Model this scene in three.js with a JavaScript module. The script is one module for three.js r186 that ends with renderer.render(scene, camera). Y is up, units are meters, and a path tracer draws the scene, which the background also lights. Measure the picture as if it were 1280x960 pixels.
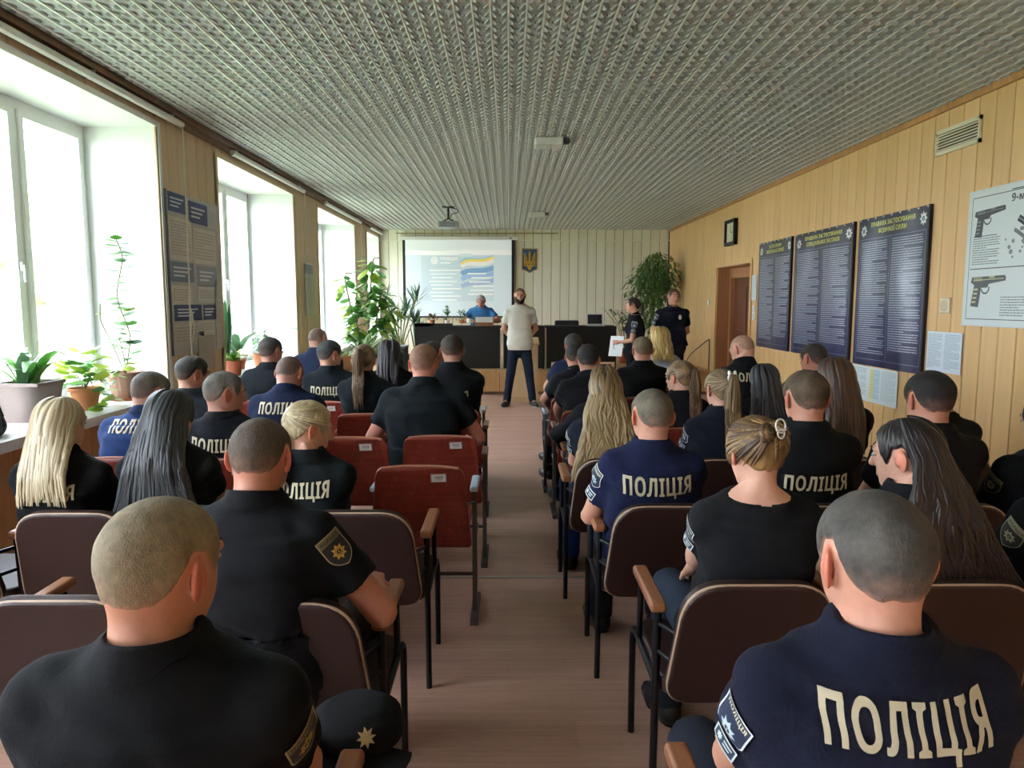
import * as THREE from 'three';
import { mergeGeometries } from 'three/addons/utils/BufferGeometryUtils.js';
import { RoundedBoxGeometry } from 'three/addons/geometries/RoundedBoxGeometry.js';

// ---------- camera, sky, exposure ----------
const scene = new THREE.Scene();
const camera = new THREE.PerspectiveCamera(55.1, 1280 / 960, 0.05, 300);
camera.position.set(0, 1.6, 0);
camera.rotation.order = 'YXZ';
camera.rotation.set(-6.33 * Math.PI / 180, -0.31 * Math.PI / 180, 0);
scene.add(camera);
const renderer = new THREE.WebGLRenderer({ antialias: true });
renderer.toneMapping = THREE.LinearToneMapping;
renderer.toneMappingExposure = 1.18;
renderer.shadowMap.enabled = true;
scene.background = new THREE.Color(0.87, 0.95, 1.1);      // bright overcast summer sky
scene.backgroundIntensity = 18;

// ---------- helpers ----------
let rngState = 12345;
const rnd = () => { rngState = (Math.imul(rngState, 1664525) + 1013904223) >>> 0; return rngState / 4294967296; };
const rr = (a, b) => a + (b - a) * rnd();
const seed = (s) => { rngState = (s * 2654435761) >>> 0; rnd(); rnd(); };
const clamp = (x, a = 0, b = 1) => (x < a ? a : x > b ? b : x);
const lerp = (a, b, t) => a + (b - a) * t;
const sstep = (a, b, x) => { const t = clamp((x - a) / (b - a)); return t * t * (3 - 2 * t); };
const V = (x, y, z) => new THREE.Vector3(x, y, z);
function hash3(x, y, z) { let h = Math.imul(x, 374761393) + Math.imul(y, 668265263) + Math.imul(z, 2147483647 - 99) | 0; h = Math.imul(h ^ (h >>> 13), 1274126177); return ((h ^ (h >>> 16)) >>> 0) / 4294967296; }
function noise3(x, y, z) {
  const ix = Math.floor(x), iy = Math.floor(y), iz = Math.floor(z); let fx = x - ix, fy = y - iy, fz = z - iz;
  fx = fx * fx * (3 - 2 * fx); fy = fy * fy * (3 - 2 * fy); fz = fz * fz * (3 - 2 * fz);
  const L = lerp, h = hash3;
  return L(L(L(h(ix, iy, iz), h(ix + 1, iy, iz), fx), L(h(ix, iy + 1, iz), h(ix + 1, iy + 1, iz), fx), fy),
    L(L(h(ix, iy, iz + 1), h(ix + 1, iy, iz + 1), fx), L(h(ix, iy + 1, iz + 1), h(ix + 1, iy + 1, iz + 1), fx), fy), fz) * 2 - 1;
}
const usedNames = new Map();
function numbered(n) { const k = usedNames.get(n) ?? 0; usedNames.set(n, k + 1); return k ? n + '_' + String(k).padStart(3, '0') : n; }
function tag(o, label, category, group, kind) {
  o.userData = { label, category }; if (group) o.userData.group = group; if (kind) o.userData.kind = kind; return o;
}
function thing(name, label, category, pos = [0, 0, 0], turn = 0, group) {
  const o = new THREE.Group(); o.name = numbered(name); scene.add(o); o.position.set(...pos); o.rotation.y = turn; return tag(o, label, category, group);
}
function part(name, geo, m, parent, label) {
  const o = new THREE.Mesh(Array.isArray(geo) ? merge(geo) : geo, m); o.name = name; o.castShadow = o.receiveShadow = true; parent.add(o);
  if (label) o.userData.label = label; return o;
}
function structure(name, geo, m, label, category) {
  const o = new THREE.Mesh(Array.isArray(geo) ? merge(geo) : geo, m); o.name = numbered(name); o.castShadow = o.receiveShadow = true; scene.add(o);
  return tag(o, label, category, null, 'structure');
}
function structGroup(name, label, category) { const o = new THREE.Group(); o.name = numbered(name); scene.add(o); return tag(o, label, category, null, 'structure'); }
function merge(list) {
  const l = list.map((g) => { let q = g.index ? g.toNonIndexed() : g; for (const k of Object.keys(q.attributes)) if (!['position', 'normal', 'uv', 'color'].includes(k)) q.deleteAttribute(k); return q; });
  const anyC = l.some((g) => g.attributes.color);
  for (const g of l) {
    if (!g.attributes.uv) g.setAttribute('uv', new THREE.BufferAttribute(new Float32Array(g.attributes.position.count * 2), 2));
    if (anyC && !g.attributes.color) g.setAttribute('color', new THREE.BufferAttribute(new Float32Array(g.attributes.position.count * 3).fill(1), 3));
  }
  return mergeGeometries(l);
}
// box with uv in metres
function box(x0, x1, y0, y1, z0, z1) {
  const g = new THREE.BoxGeometry(x1 - x0, y1 - y0, z1 - z0); g.translate((x0 + x1) / 2, (y0 + y1) / 2, (z0 + z1) / 2); return uvm(g);
}
function uvm(g) {
  const p = g.attributes.position, n = g.attributes.normal, uv = new Float32Array(p.count * 2);
  for (let i = 0; i < p.count; i++) {
    const ax = Math.abs(n.getX(i)), ay = Math.abs(n.getY(i)), az = Math.abs(n.getZ(i));
    if (ax >= ay && ax >= az) { uv[i * 2] = p.getZ(i); uv[i * 2 + 1] = p.getY(i); } else if (ay >= az) { uv[i * 2] = p.getX(i); uv[i * 2 + 1] = p.getZ(i); } else { uv[i * 2] = p.getX(i); uv[i * 2 + 1] = p.getY(i); }
  }
  g.setAttribute('uv', new THREE.BufferAttribute(uv, 2)); return g;
}
function rbox(w, h, d, r, x = 0, y = 0, z = 0, seg = 2) { const g = new RoundedBoxGeometry(w, h, d, seg, r); g.translate(x, y, z); return g; }
function tube(pts, r, seg = 24, sides = 8, closed = false) {
  return new THREE.TubeGeometry(new THREE.CatmullRomCurve3(pts.map((p) => V(...p)), closed, 'catmullrom', 0.3), seg, r, sides, closed);
}
function rod(a, b, r, sides = 10, r2 = r) {
  const d = V(b[0] - a[0], b[1] - a[1], b[2] - a[2]), L = d.length(), g = new THREE.CylinderGeometry(r2, r, L, sides);
  g.applyQuaternion(new THREE.Quaternion().setFromUnitVectors(V(0, 1, 0), d.normalize())); g.translate((a[0] + b[0]) / 2, (a[1] + b[1]) / 2, (a[2] + b[2]) / 2); return g;
}
function lathe(pts, seg = 20) { return new THREE.LatheGeometry(pts.map((p) => new THREE.Vector2(...p)), seg); }
function plane(w, h) { return new THREE.PlaneGeometry(w, h); }
const mat = (color, roughness = 0.7, extra = {}) => new THREE.MeshStandardMaterial({ color, roughness, ...extra });
function canvasTex(w, h, draw, srgb = true, repeat) {
  const c = document.createElement('canvas'); c.width = w; c.height = h; const g = c.getContext('2d'); draw(g, w, h);
  const t = new THREE.CanvasTexture(c); if (srgb) t.colorSpace = THREE.SRGBColorSpace; t.magFilter = THREE.LinearFilter; t.anisotropy = 8;
  if (repeat) { t.wrapS = t.wrapT = THREE.RepeatWrapping; t.repeat.set(...repeat); } return t;
}
function noiseTex(w, h, fn, srgb, repeat) {   // fn(u,v) -> [r,g,b] 0..255
  const d = new Uint8Array(w * h * 4);
  for (let y = 0; y < h; y++) for (let x = 0; x < w; x++) { const c = fn(x / w, y / h, x, y), i = (y * w + x) * 4; d[i] = c[0]; d[i + 1] = c[1]; d[i + 2] = c[2]; d[i + 3] = 255; }
  const t = new THREE.DataTexture(d, w, h); t.magFilter = THREE.LinearFilter; t.minFilter = THREE.LinearMipmapLinearFilter; t.wrapS = t.wrapT = THREE.RepeatWrapping; t.needsUpdate = true;
  if (srgb) t.colorSpace = THREE.SRGBColorSpace; if (repeat) t.repeat.set(...repeat); return t;
}
// tileable noise
function tn(u, v, fu, fv, s) {
  const x = u * fu, y = v * fv, ix = Math.floor(x), iy = Math.floor(y); let fx = x - ix, fy = y - iy; fx = fx * fx * (3 - 2 * fx); fy = fy * fy * (3 - 2 * fy);
  const h = (a, b) => hash3(((a % fu) + fu) % fu, ((b % fv) + fv) % fv, s);
  return lerp(lerp(h(ix, iy), h(ix + 1, iy), fx), lerp(h(ix, iy + 1), h(ix + 1, iy + 1), fx), fy) * 2 - 1;
}

// ---------- room dimensions ----------
const XL = -2.85, XR = 3.58, ZB = -16.55, ZF = 4.6, H = 3.2;

// floor: linoleum with a faint wood print running across the room
const floorTex = noiseTex(1024, 1024, (u, v) => {
  const row = Math.floor(v * 12), n = 0.55 * tn(u, v, 5, 160, 1) + 0.45 * tn(u, v, 14, 330, 2) + 0.5 * tn(u, v, 3, 26, 3) + 0.35 * tn(u, v, 60, 500, 4);
  const st = (hash3(row, Math.floor(u * 2 + (row % 3) * 0.37), 7) - 0.5) * 0.9, k = n * 11 + st * 14, sp = tn(u, v, 400, 400, 9) > 0.8 ? -10 : 0;
  return [clamp(196 + k + sp, 0, 255), clamp(156 + k + sp, 0, 255), clamp(136 + k * 0.9 + sp, 0, 255)];
}, true, [1 / 2.0, 1 / 2.0]);
const floorBump = noiseTex(256, 256, (u, v) => { const n = 128 + 60 * tn(u, v, 8, 90, 5) + 40 * tn(u, v, 60, 60, 6); return [n, n, n]; }, false, [1, 1]);
structure('floor', box(XL - 0.7, XR + 0.6, -0.2, 0, ZB - 0.3, ZF + 0.3), new THREE.MeshStandardMaterial({ map: floorTex, roughness: 0.4, bumpMap: floorBump, bumpScale: 0.0006 }), 'pinkish brown linoleum floor with a wood print', 'floor');
const alu = mat(0xb9b4aa, 0.4, { metalness: 0.6 });
tag(part('floor_strip', box(-0.66, 0.5, 0.0, 0.004, -4.175, -4.145), alu, scene), 'thin pale metal joint strip across the aisle floor', 'strip');

// panel board materials
const grain = (r, g, b, amp, s) => noiseTex(256, 1024, (u, v) => {
  const k = amp * (0.5 * tn(u, v, 24, 5, s) + 0.5 * tn(u, v, 70, 9, s + 1) + 0.35 * tn(u, v, 6, 2, s + 2)); return [clamp(r + k, 0, 255), clamp(g + k, 0, 255), clamp(b + k * 0.9, 0, 255)];
}, true, [1 / 0.8, 1 / 3.2]);
const boardMats = [grain(229, 186, 128, 6, 11), grain(226, 183, 126, 7, 21), grain(232, 189, 131, 6, 31), grain(228, 184, 124, 6, 41)].map((t) => new THREE.MeshStandardMaterial({ map: t, roughness: 0.42 }));
const leftMats = [grain(206, 180, 144, 6, 51), grain(202, 176, 140, 6, 61), grain(209, 183, 148, 6, 71)].map((t) => new THREE.MeshStandardMaterial({ map: t, roughness: 0.5 }));
const backMats = [grain(230, 227, 203, 6, 81), grain(226, 223, 198, 6, 91), grain(232, 229, 207, 6, 101)].map((t) => new THREE.MeshStandardMaterial({ map: t, roughness: 0.5 }));
const masonry = mat(0x33241a, 0.9), plasterOut = mat(0xb9b0a0, 0.9);

function chamferBoard(w, h, t, c = 0.004) {   // board in xy, front face +z, chamfered long edges
  const s = new THREE.Shape(); s.moveTo(-w / 2, 0); s.lineTo(-w / 2, t - c); s.lineTo(-w / 2 + c, t); s.lineTo(w / 2 - c, t); s.lineTo(w / 2, t - c); s.lineTo(w / 2, 0); s.closePath();
  const g = new THREE.ExtrudeGeometry(s, { depth: h, bevelEnabled: false }); g.rotateX(-Math.PI / 2); g.scale(1, 1, -1);
  const idx = g.index; if (idx) { for (let i = 0; i < idx.count; i += 3) { const a = idx.getX(i); idx.setX(i, idx.getX(i + 1)); idx.setX(i + 1, a); } } else {
    for (const k of ['position', 'normal', 'uv']) { const A = g.attributes[k], n = A.itemSize; for (let i = 0; i < A.count; i += 3) for (let c2 = 0; c2 < n; c2++) { const a = A.array[i * n + c2]; A.array[i * n + c2] = A.array[(i + 1) * n + c2]; A.array[(i + 1) * n + c2] = a; } }
  }
  g.computeVertexNormals(); return uvm(g);
}
const boardGeos = new Map();
function boardGeo(w, h) { const k = w.toFixed(3) + '_' + h.toFixed(3); if (!boardGeos.has(k)) boardGeos.set(k, chamferBoard(w - 0.009, h, 0.014)); return boardGeos.get(k); }
function board(parent, mats, w, y0, y1, x, z, turn) {
  const o = part('board', boardGeo(w, y1 - y0), mats[Math.floor(rnd() * mats.length)], parent); o.position.set(x, y0, z); o.rotation.y = turn; return o;
}

// right wall
seed(5);
const wallR = structGroup('wall_right', 'orange wood board panelling of the right wall', 'wall');
const DOOR = [-12.66, -10.9, 2.18];
part('masonry', [box(XR, XR + 0.5, 0, H, ZB - 0.3, DOOR[0]), box(XR, XR + 0.5, 0, H, DOOR[1], ZF + 0.3), box(XR, XR + 0.5, DOOR[2], H, DOOR[0], DOOR[1])], masonry, wallR);
for (let z = ZF - 0.1; z > ZB + 0.02; z -= 0.195) {
  const inDoor = z < DOOR[1] + 0.06 && z > DOOR[0] - 0.06;
  board(wallR, boardMats, 0.195, inDoor ? DOOR[2] : 0, H, XR, z, -Math.PI / 2);
}
const woodTrim = new THREE.MeshStandardMaterial({ map: grain(190, 138, 82, 14, 111), roughness: 0.45 }), darkTrim = new THREE.MeshStandardMaterial({ map: grain(122, 96, 72, 12, 121), roughness: 0.5 });
structure('trim_1', box(XR - 0.045, XR - 0.014, H - 0.06, H, ZB, ZF), woodTrim, 'narrow wood cornice along the top of the right wall', 'trim');
structure('baseboard_right', [box(XR - 0.03, XR - 0.014, 0, 0.07, DOOR[1], ZF), box(XR - 0.03, XR - 0.014, 0, 0.07, ZB, DOOR[0])], darkTrim, 'brown baseboard under the orange panelling', 'baseboard');
// doorway
const doorBrown = new THREE.MeshStandardMaterial({ map: grain(112, 66, 44, 12, 131), roughness: 0.4 }), frameBrown = new THREE.MeshStandardMaterial({ map: grain(176, 122, 80, 12, 141), roughness: 0.45 });
const doorG = structGroup('door_1', 'brown double door set deep in the right wall', 'door');
part('reveal', [box(XR, XR + 0.34, 0, DOOR[2], DOOR[0] - 0.02, DOOR[0] + 0.012), box(XR, XR + 0.34, 0, DOOR[2], DOOR[1] - 0.012, DOOR[1] + 0.02), box(XR, XR + 0.34, DOOR[2] - 0.012, DOOR[2] + 0.02, DOOR[0], DOOR[1])], frameBrown, doorG);
part('architrave', [box(XR - 0.03, XR, 0, DOOR[2] + 0.06, DOOR[0] - 0.07, DOOR[0]), box(XR - 0.03, XR, 0, DOOR[2] + 0.06, DOOR[1], DOOR[1] + 0.07), box(XR - 0.03, XR, DOOR[2], DOOR[2] + 0.06, DOOR[0], DOOR[1])], boardMats[0], doorG);
part('door_frame', [box(XR + 0.2, XR + 0.36, 0, DOOR[2], DOOR[0] + 0.012, DOOR[0] + 0.1), box(XR + 0.2, XR + 0.36, 0, DOOR[2], DOOR[1] - 0.1, DOOR[1] - 0.012), box(XR + 0.2, XR + 0.36, 2.0, DOOR[2], DOOR[0] + 0.1, DOOR[1] - 0.1)], frameBrown, doorG);
for (const [a, b] of [[DOOR[0] + 0.1, -11.785], [-11.775, DOOR[1] - 0.1]]) {
  const leaf = part('door_leaf', [box(XR + 0.27, XR + 0.31, 0.01, 2.0, a, b), box(XR + 0.255, XR + 0.27, 0.2, 0.9, a + 0.12, b - 0.12), box(XR + 0.255, XR + 0.27, 1.1, 1.85, a + 0.12, b - 0.12)], doorBrown, doorG);
  if (a > -11.8) part('door_handle', [rod([XR + 0.25, 1.02, a + 0.06], [XR + 0.2, 1.02, a + 0.06], 0.012), rod([XR + 0.2, 1.02, a + 0.06], [XR + 0.2, 1.02, a + 0.18], 0.01)], alu, leaf);
}
part('back_panel', box(XR + 0.36, XR + 0.5, 0, DOOR[2], DOOR[0], DOOR[1]), masonry, doorG);

// left wall with deep windows
const WIN = [[-16.4, -14.98], [-13.82, -11.16], [-9.93, -7.36], [-6.16, -3.56], [-2.36, 0.24], [1.44, 4.04]], SILL = 0.84, WTOP = 3.02, XO = -3.5;
const wallL = structGroup('wall_left', 'brown board panelling of the left wall between the windows', 'wall');
{
  const g = [box(XO - 0.06, XL, 0, SILL - 0.035, ZB - 0.3, ZF + 0.3), box(XO - 0.06, XL, WTOP, H, ZB - 0.3, ZF + 0.3)]; let z = ZB - 0.3;
  for (const [a, b] of WIN) { g.push(box(XO - 0.06, XL, SILL - 0.035, WTOP, z, a)); z = b; } g.push(box(XO - 0.06, XL, SILL - 0.035, WTOP, z, ZF + 0.3));
  part('masonry', g, plasterOut, wallL);
}
const under = new THREE.MeshStandardMaterial({ map: grain(196, 140, 88, 12, 151), roughness: 0.5 });
for (let z = ZF - 0.1; z > ZB + 0.02; z -= 0.195) {
  const w = WIN.find(([a, b]) => z > a - 0.03 && z < b + 0.03);
  if (w) { board(wallL, leftMats, 0.195, WTOP, H, XL, z, Math.PI / 2); board(wallL, [under], 0.195, 0, SILL - 0.05, XL, z, Math.PI / 2); } else board(wallL, leftMats, 0.195, 0, H, XL, z, Math.PI / 2);
}
structure('trim_2', [box(XL + 0.014, XL + 0.09, H - 0.05, H, ZB, ZF), box(XL + 0.014, XL + 0.05, H - 0.1, H - 0.05, ZB, ZF)], darkTrim, 'dark stepped cornice along the top of the left wall', 'trim');
structure('baseboard_left', box(XL + 0.014, XL + 0.03, 0, 0.07, ZB, ZF), darkTrim, 'brown baseboard under the windows', 'baseboard');
const pvc = mat(0xe2e4e4, 0.28), revealM = mat(0xe0e2e2, 0.35), sillM = mat(0xdfe1e0, 0.3), glassM = new THREE.MeshPhysicalMaterial({ color: 0xffffff, roughness: 0.0, transmission: 1, thickness: 0, ior: 1.45 });
const winWords = ['in the far corner behind the tall plants', 'behind the tall leafy plants', 'with snake plants on its sill', 'with the grey planter and the bag on its sill', 'beside the rear rows', 'at the rear of the hall'];
WIN.forEach(([a, b], i) => {
  const w = structGroup('window_' + (i + 1), 'deep white plastic window ' + winWords[i], 'window'), T = 0.012;
  part('reveal', [box(XO + 0.07, XL + 0.02, SILL, WTOP, a, a + T), box(XO + 0.07, XL + 0.02, SILL, WTOP, b - T, b), box(XO + 0.07, XL + 0.02, WTOP - T, WTOP, a, b)], revealM, w);
  part('edge_strip', [box(XL + 0.014, XL + 0.024, SILL, WTOP + 0.03, a - 0.03, a + T), box(XL + 0.014, XL + 0.024, SILL, WTOP + 0.03, b - T, b + 0.03), box(XL + 0.014, XL + 0.024, WTOP - T, WTOP + 0.03, a, b)], i > 2 ? sillM : leftMats[0], w);
  const x0 = XO, x1 = XO + 0.07, f = 0.065, n = Math.max(1, Math.round((b - a) / 0.87)), pw = (b - a) / n, y0 = SILL + 0.0;
  part('window_frame', [box(x0, x1, y0, y0 + f, a, b), box(x0, x1, WTOP - f - T, WTOP - T, a, b), ...Array.from({ length: n + 1 }, (_, k) => { const c = clamp(a + k * pw, a + f / 2, b - f / 2); return box(x0, x1, y0 + f, WTOP - f - T, c - f / 2, c + f / 2); })], pvc, w);
  for (let k = 0; k < n; k++) {
    const c0 = a + k * pw + (k ? f / 2 : f), c1 = a + (k + 1) * pw - (k < n - 1 ? f / 2 : f), s = 0.05, X0 = x0 + 0.02, X1 = x1 + 0.015, Y0 = y0 + f, Y1 = WTOP - f - T;
    const sash = part('sash', [box(X0, X1, Y0, Y0 + s, c0, c1), box(X0, X1, Y1 - s, Y1, c0, c1), box(X0, X1, Y0 + s, Y1 - s, c0, c0 + s), box(X0, X1, Y0 + s, Y1 - s, c1 - s, c1)], pvc, w);
    const g = plane(c1 - c0 - 2 * s, Y1 - Y0 - 2 * s); g.rotateY(Math.PI / 2); g.translate(x0 + 0.045, (Y0 + Y1) / 2, (c0 + c1) / 2); part('pane', g, glassM, sash);
    if (k === 1) part('window_handle', [rbox(0.02, 0.06, 0.025, 0.006, X1 + 0.01, 1.85, c0 + 0.025), rbox(0.015, 0.12, 0.018, 0.006, X1 + 0.028, 1.8, c0 + 0.025)], pvc, sash);
  }
  part('window_sill', [box(XO + 0.05, XL + 0.075, SILL - 0.034, SILL + 0.002, a - 0.001, b + 0.001), box(XL + 0.075, XL + 0.1, SILL - 0.06, SILL + 0.002, a - 0.02, b + 0.02)], sillM, w, 'pale window sill board');
});
// walls at the two ends
const wallB = structGroup('wall_back', 'cream board panelling behind the stage', 'wall');
part('masonry', box(XL - 0.7, XR + 0.6, 0, H, ZB - 0.3, ZB), masonry, wallB);
for (let x = XL + 0.11; x < XR; x += 0.2) board(wallB, backMats, 0.2, 0, H - 0.24, x, ZB, 0);
for (let x = XL + 0.11; x < XR; x += 0.2) board(wallB, backMats, 0.2, H - 0.23, H, x, ZB + 0.02, 0);
part('ledge', box(XL, XR, H - 0.245, H - 0.225, ZB, ZB + 0.045), backMats[0], wallB);
const wallF = structGroup('wall_front', 'orange board panelling of the end wall behind the audience', 'wall');
part('masonry', box(XL - 0.7, XR + 0.6, 0, H, ZF, ZF + 0.3), masonry, wallF);
for (let x = XL + 0.1; x < XR; x += 0.195) board(wallF, boardMats, 0.195, 0, H, x, ZF, Math.PI);

// ceiling: embossed strips
const ceilBump = noiseTex(256, 256, (u, v) => {   // one 0.1 x 0.1 m cell, u across the strip (centre line = ridge at u 0.5)
  const dx = Math.abs(u - 0.5); let h = 190;   // small pressed dots and a cross line; the scallops are built below
  const cy = v - 0.5;
  const e2 = Math.hypot((dx - 0.37) / 0.09, (cy + 0.05) / 0.2); if (e2 < 1) h -= 90 * (1 - e2 * e2);
  if (Math.abs(v - 0.96) < 0.03) h -= 60;
  h += 6 * (hash3(Math.floor(u * 256), Math.floor(v * 256), 3) - 0.5);
  return [clamp(h, 0, 255), clamp(h, 0, 255), clamp(h, 0, 255)];
}, false);
const ceilM = new THREE.MeshStandardMaterial({ color: 0xb8babb, roughness: 0.5, bumpMap: ceilBump, bumpScale: 0.02 });
const ceil = structGroup('ceiling', 'white embossed ceiling of narrow ridged strips', 'ceiling');
part('ceiling_slab', box(XL - 0.7, XR + 0.6, H + 0.012, H + 0.3, ZB - 0.3, ZF + 0.3), plasterOut, ceil);
{
  const W = 0.1, L = ZF - ZB, prof = [[-0.05, 0], [-0.03, -0.002], [0.0, -0.003], [0.03, -0.002], [0.05, 0]], pos = [], uv = [], idx = [];
  prof.forEach(([x, y]) => { for (const z of [ZF, ZB]) { pos.push(x, y, z); uv.push((x + 0.05) / W, -z / 0.107); } });
  for (let i = 0; i < prof.length - 1; i++) { const a = i * 2; idx.push(a, a + 1, a + 2, a + 1, a + 3, a + 2); }
  const g = new THREE.BufferGeometry(); g.setAttribute('position', new THREE.Float32BufferAttribute(pos, 3)); g.setAttribute('uv', new THREE.Float32BufferAttribute(uv, 2)); g.setIndex(idx); g.computeVertexNormals();
  const railG = box(-0.005, 0.005, -0.011, 0.004, ZB, ZF), railM = mat(0xf6f6f4, 0.35), sl = g.toNonIndexed(); sl.computeVertexNormals();
  for (let x = XL + 0.05; x < XR + 0.03; x += W) { const o = part('ceiling_strip', sl, ceilM, ceil); o.position.set(x, H, 0); const r = part('joint_rail', railG, railM, ceil); r.position.set(x + 0.004, H, 0); }
}

{ // embossed scallops hanging on both sides of every joint rail
  const n = 7, pos = [], P = (a) => { const x = 0.026 * Math.cos(a), z = 0.036 * Math.sin(a); return [x, -0.002 - 0.5 * x, z]; }, tri = (...v) => v.forEach((q) => pos.push(...q));
  for (let k = 0; k < n; k++) { const a = P(-Math.PI / 2 + k * Math.PI / n), b = P(-Math.PI / 2 + (k + 1) * Math.PI / n), A = [a[0], 0.001, a[2]], B = [b[0], 0.001, b[2]]; tri([0, -0.002, 0], a, b); tri(a, A, b); tri(b, A, B); }
  const right = new THREE.BufferGeometry(); right.setAttribute('position', new THREE.Float32BufferAttribute(pos, 3)); right.computeVertexNormals();
  const lp = pos.map((v, i2) => (i2 % 3 === 0 ? -v : v)); for (let t = 0; t < lp.length; t += 9) for (let c = 0; c < 3; c++) { const q = lp[t + c]; lp[t + c] = lp[t + 3 + c]; lp[t + 3 + c] = q; }
  const left = new THREE.BufferGeometry(); left.setAttribute('position', new THREE.Float32BufferAttribute(lp, 3)); left.computeVertexNormals();
  const spots = []; for (let x = XL + 0.05; x < XR - 0.03; x += 0.1) for (let z = 0.4; z > ZB + 0.1; z -= 0.107) spots.push([x + 0.004, z]);
  const sm = mat(0xb8babb, 0.5, { side: THREE.DoubleSide });
  [[right, 0.005], [left, -0.005]].forEach(([g, dx]) => { const im = new THREE.InstancedMesh(g, sm, spots.length), m = new THREE.Matrix4(); spots.forEach(([x, z], i2) => im.setMatrixAt(i2, m.makeTranslation(x + dx, H - 0.002, z))); im.name = 'embossed_scallops'; im.userData.kind = 'stuff'; im.castShadow = im.receiveShadow = true; ceil.add(im); });
}

// outside: ground and trees (seen blown out through the panes)
structure('ground', box(-60, XO - 0.08, -1.3, -1.2, -60, 40), mat(0x93a07a, 0.95), 'pale grey green ground outside the windows', 'ground');
seed(77);
const leafGeo = (() => { const g = new THREE.PlaneGeometry(0.16, 0.24, 1, 2); const p = g.attributes.position; for (let i = 0; i < p.count; i++) { if (Math.abs(p.getY(i)) > 0.1) p.setX(i, p.getX(i) * 0.25); else p.setZ(i, 0.03); } g.computeVertexNormals(); return g; })();
const outLeaf = new THREE.MeshPhysicalMaterial({ color: 0x9fb67c, roughness: 0.8, transmission: 0.35, thickness: 0, side: THREE.DoubleSide }), barkM = mat(0x8b7a66, 0.9);
[[-8.2, -5.4, 5.2, 'nearest the planter window'], [-9.5, -11.5, 6, 'outside the snake plant window'], [-10.5, -1.5, 6, 'outside the rear windows'], [-12, -19, 7, 'outside the stage windows'], [-15, -8, 8, 'standing far out in the yard']].forEach(([x, z, h, w]) => {
  const t = thing('tree', 'pale green leafy tree ' + w, 'tree', [x, -1.2, z], 0, 'trees outside the windows');
  part('trunk', [rod([0, 0, 0], [0.1, h * 0.6, 0.05], 0.16, 8, 0.1), rod([0.1, h * 0.5, 0.05], [0.9, h * 0.8, 0.5], 0.07, 6, 0.03), rod([0.1, h * 0.45, 0], [-0.8, h * 0.75, -0.7], 0.07, 6, 0.03)], barkM, t);
  const n = 900, im = new THREE.InstancedMesh(leafGeo, outLeaf, n), d = new THREE.Object3D(), blobs = Array.from({ length: 11 }, () => [rr(-1.6, 1.6), h * rr(0.35, 0.95), rr(-1.8, 1.8), rr(0.5, 0.95)]);
  for (let i = 0; i < n; i++) { const b = blobs[i % 11], a = rr(0, 6.28), c = rr(-1, 1), r = b[3] * Math.cbrt(rnd()), s = Math.sqrt(1 - c * c); d.position.set(b[0] + r * s * Math.cos(a), b[1] + r * c, b[2] + r * s * Math.sin(a)); d.rotation.set(rr(0, 6), rr(0, 6), rr(0, 6)); d.scale.setScalar(rr(0.8, 1.5)); d.updateMatrix(); im.setMatrixAt(i, d.matrix); }
  im.name = 'foliage'; im.userData.kind = 'stuff'; t.add(im);
});

// ---------- stage, desks, lectern ----------
const stageM = new THREE.MeshStandardMaterial({ map: grain(214, 168, 112, 12, 161), roughness: 0.45 }), lightWood = new THREE.MeshStandardMaterial({ map: grain(212, 182, 138, 10, 171), roughness: 0.5 }), deskBlack = mat(0x17130f, 0.75), deskEdge = mat(0xb7aa93, 0.5), greyPlastic = mat(0x4b5054, 0.5), black = mat(0x101012, 0.55), white = mat(0xe8e8e4, 0.5);
const SZ = -12.78, SH = 0.42;
const stage = structGroup('stage', 'low wooden stage platform across the end of the hall', 'stage');
part('stage_floor', box(XL + 0.05, XR - 0.05, SH - 0.03, SH, ZB + 0.05, SZ + 0.02), stageM, stage);
part('stage_core', box(XL + 0.06, XR - 0.06, 0, SH - 0.03, ZB + 0.05, SZ - 0.03), masonry, stage);
for (let x = XL + 0.05; x < XR - 0.1; x += 0.53) part('front_panel', box(x + 0.004, Math.min(x + 0.526, XR - 0.05), 0.012, SH - 0.034, SZ - 0.03, SZ), stageM, stage);
part('kick_strip', box(XL + 0.05, XR - 0.05, 0, 0.05, SZ, SZ + 0.015), darkTrim, stage);
function desk(x0, x1, zf, label, extra) {
  const t = thing('presidium_desk', label, 'desk', [(x0 + x1) / 2, SH, zf], 0, 'black desks on the stage'), w = (x1 - x0) / 2, h = 0.76;
  part('modesty_panel', box(-w + 0.02, w - 0.02, 0.01, h - 0.03, -0.02, 0), deskBlack, t);
  part('desk_top', rbox(2 * w, 0.03, 0.65, 0.006, 0, h - 0.015, -0.31), deskBlack, t);
  for (const s of [-1, 1]) part('side_panel', box(s < 0 ? -w : w - 0.02, s < 0 ? -w + 0.02 : w, 0, h - 0.03, -0.6, 0.008), s < 0 && !extra ? deskEdge : deskBlack, t);
  if (extra) extra(t, w, h); return t;
}
desk(-1.65, -0.115, -13.05, 'black desk with potted plants on it where the man in the blue polo sits', (t, w, h) => { part('raised_ledge', [box(-w, -0.1, h, h + 0.05, -0.04, 0.01), box(-w, -w + 0.32, h - 0.03, h + 0.05, -0.35, 0.01)], deskBlack, t); part('edge_strip', box(w - 0.025, w + 0.005, 0.0, h - 0.02, 0, 0.012), deskEdge, t); });
desk(-0.1, 0.645, -13.05, 'short black desk section right behind the wooden lectern');
desk(0.66, 1.92, -13.05, 'black desk carrying the open laptop');
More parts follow.
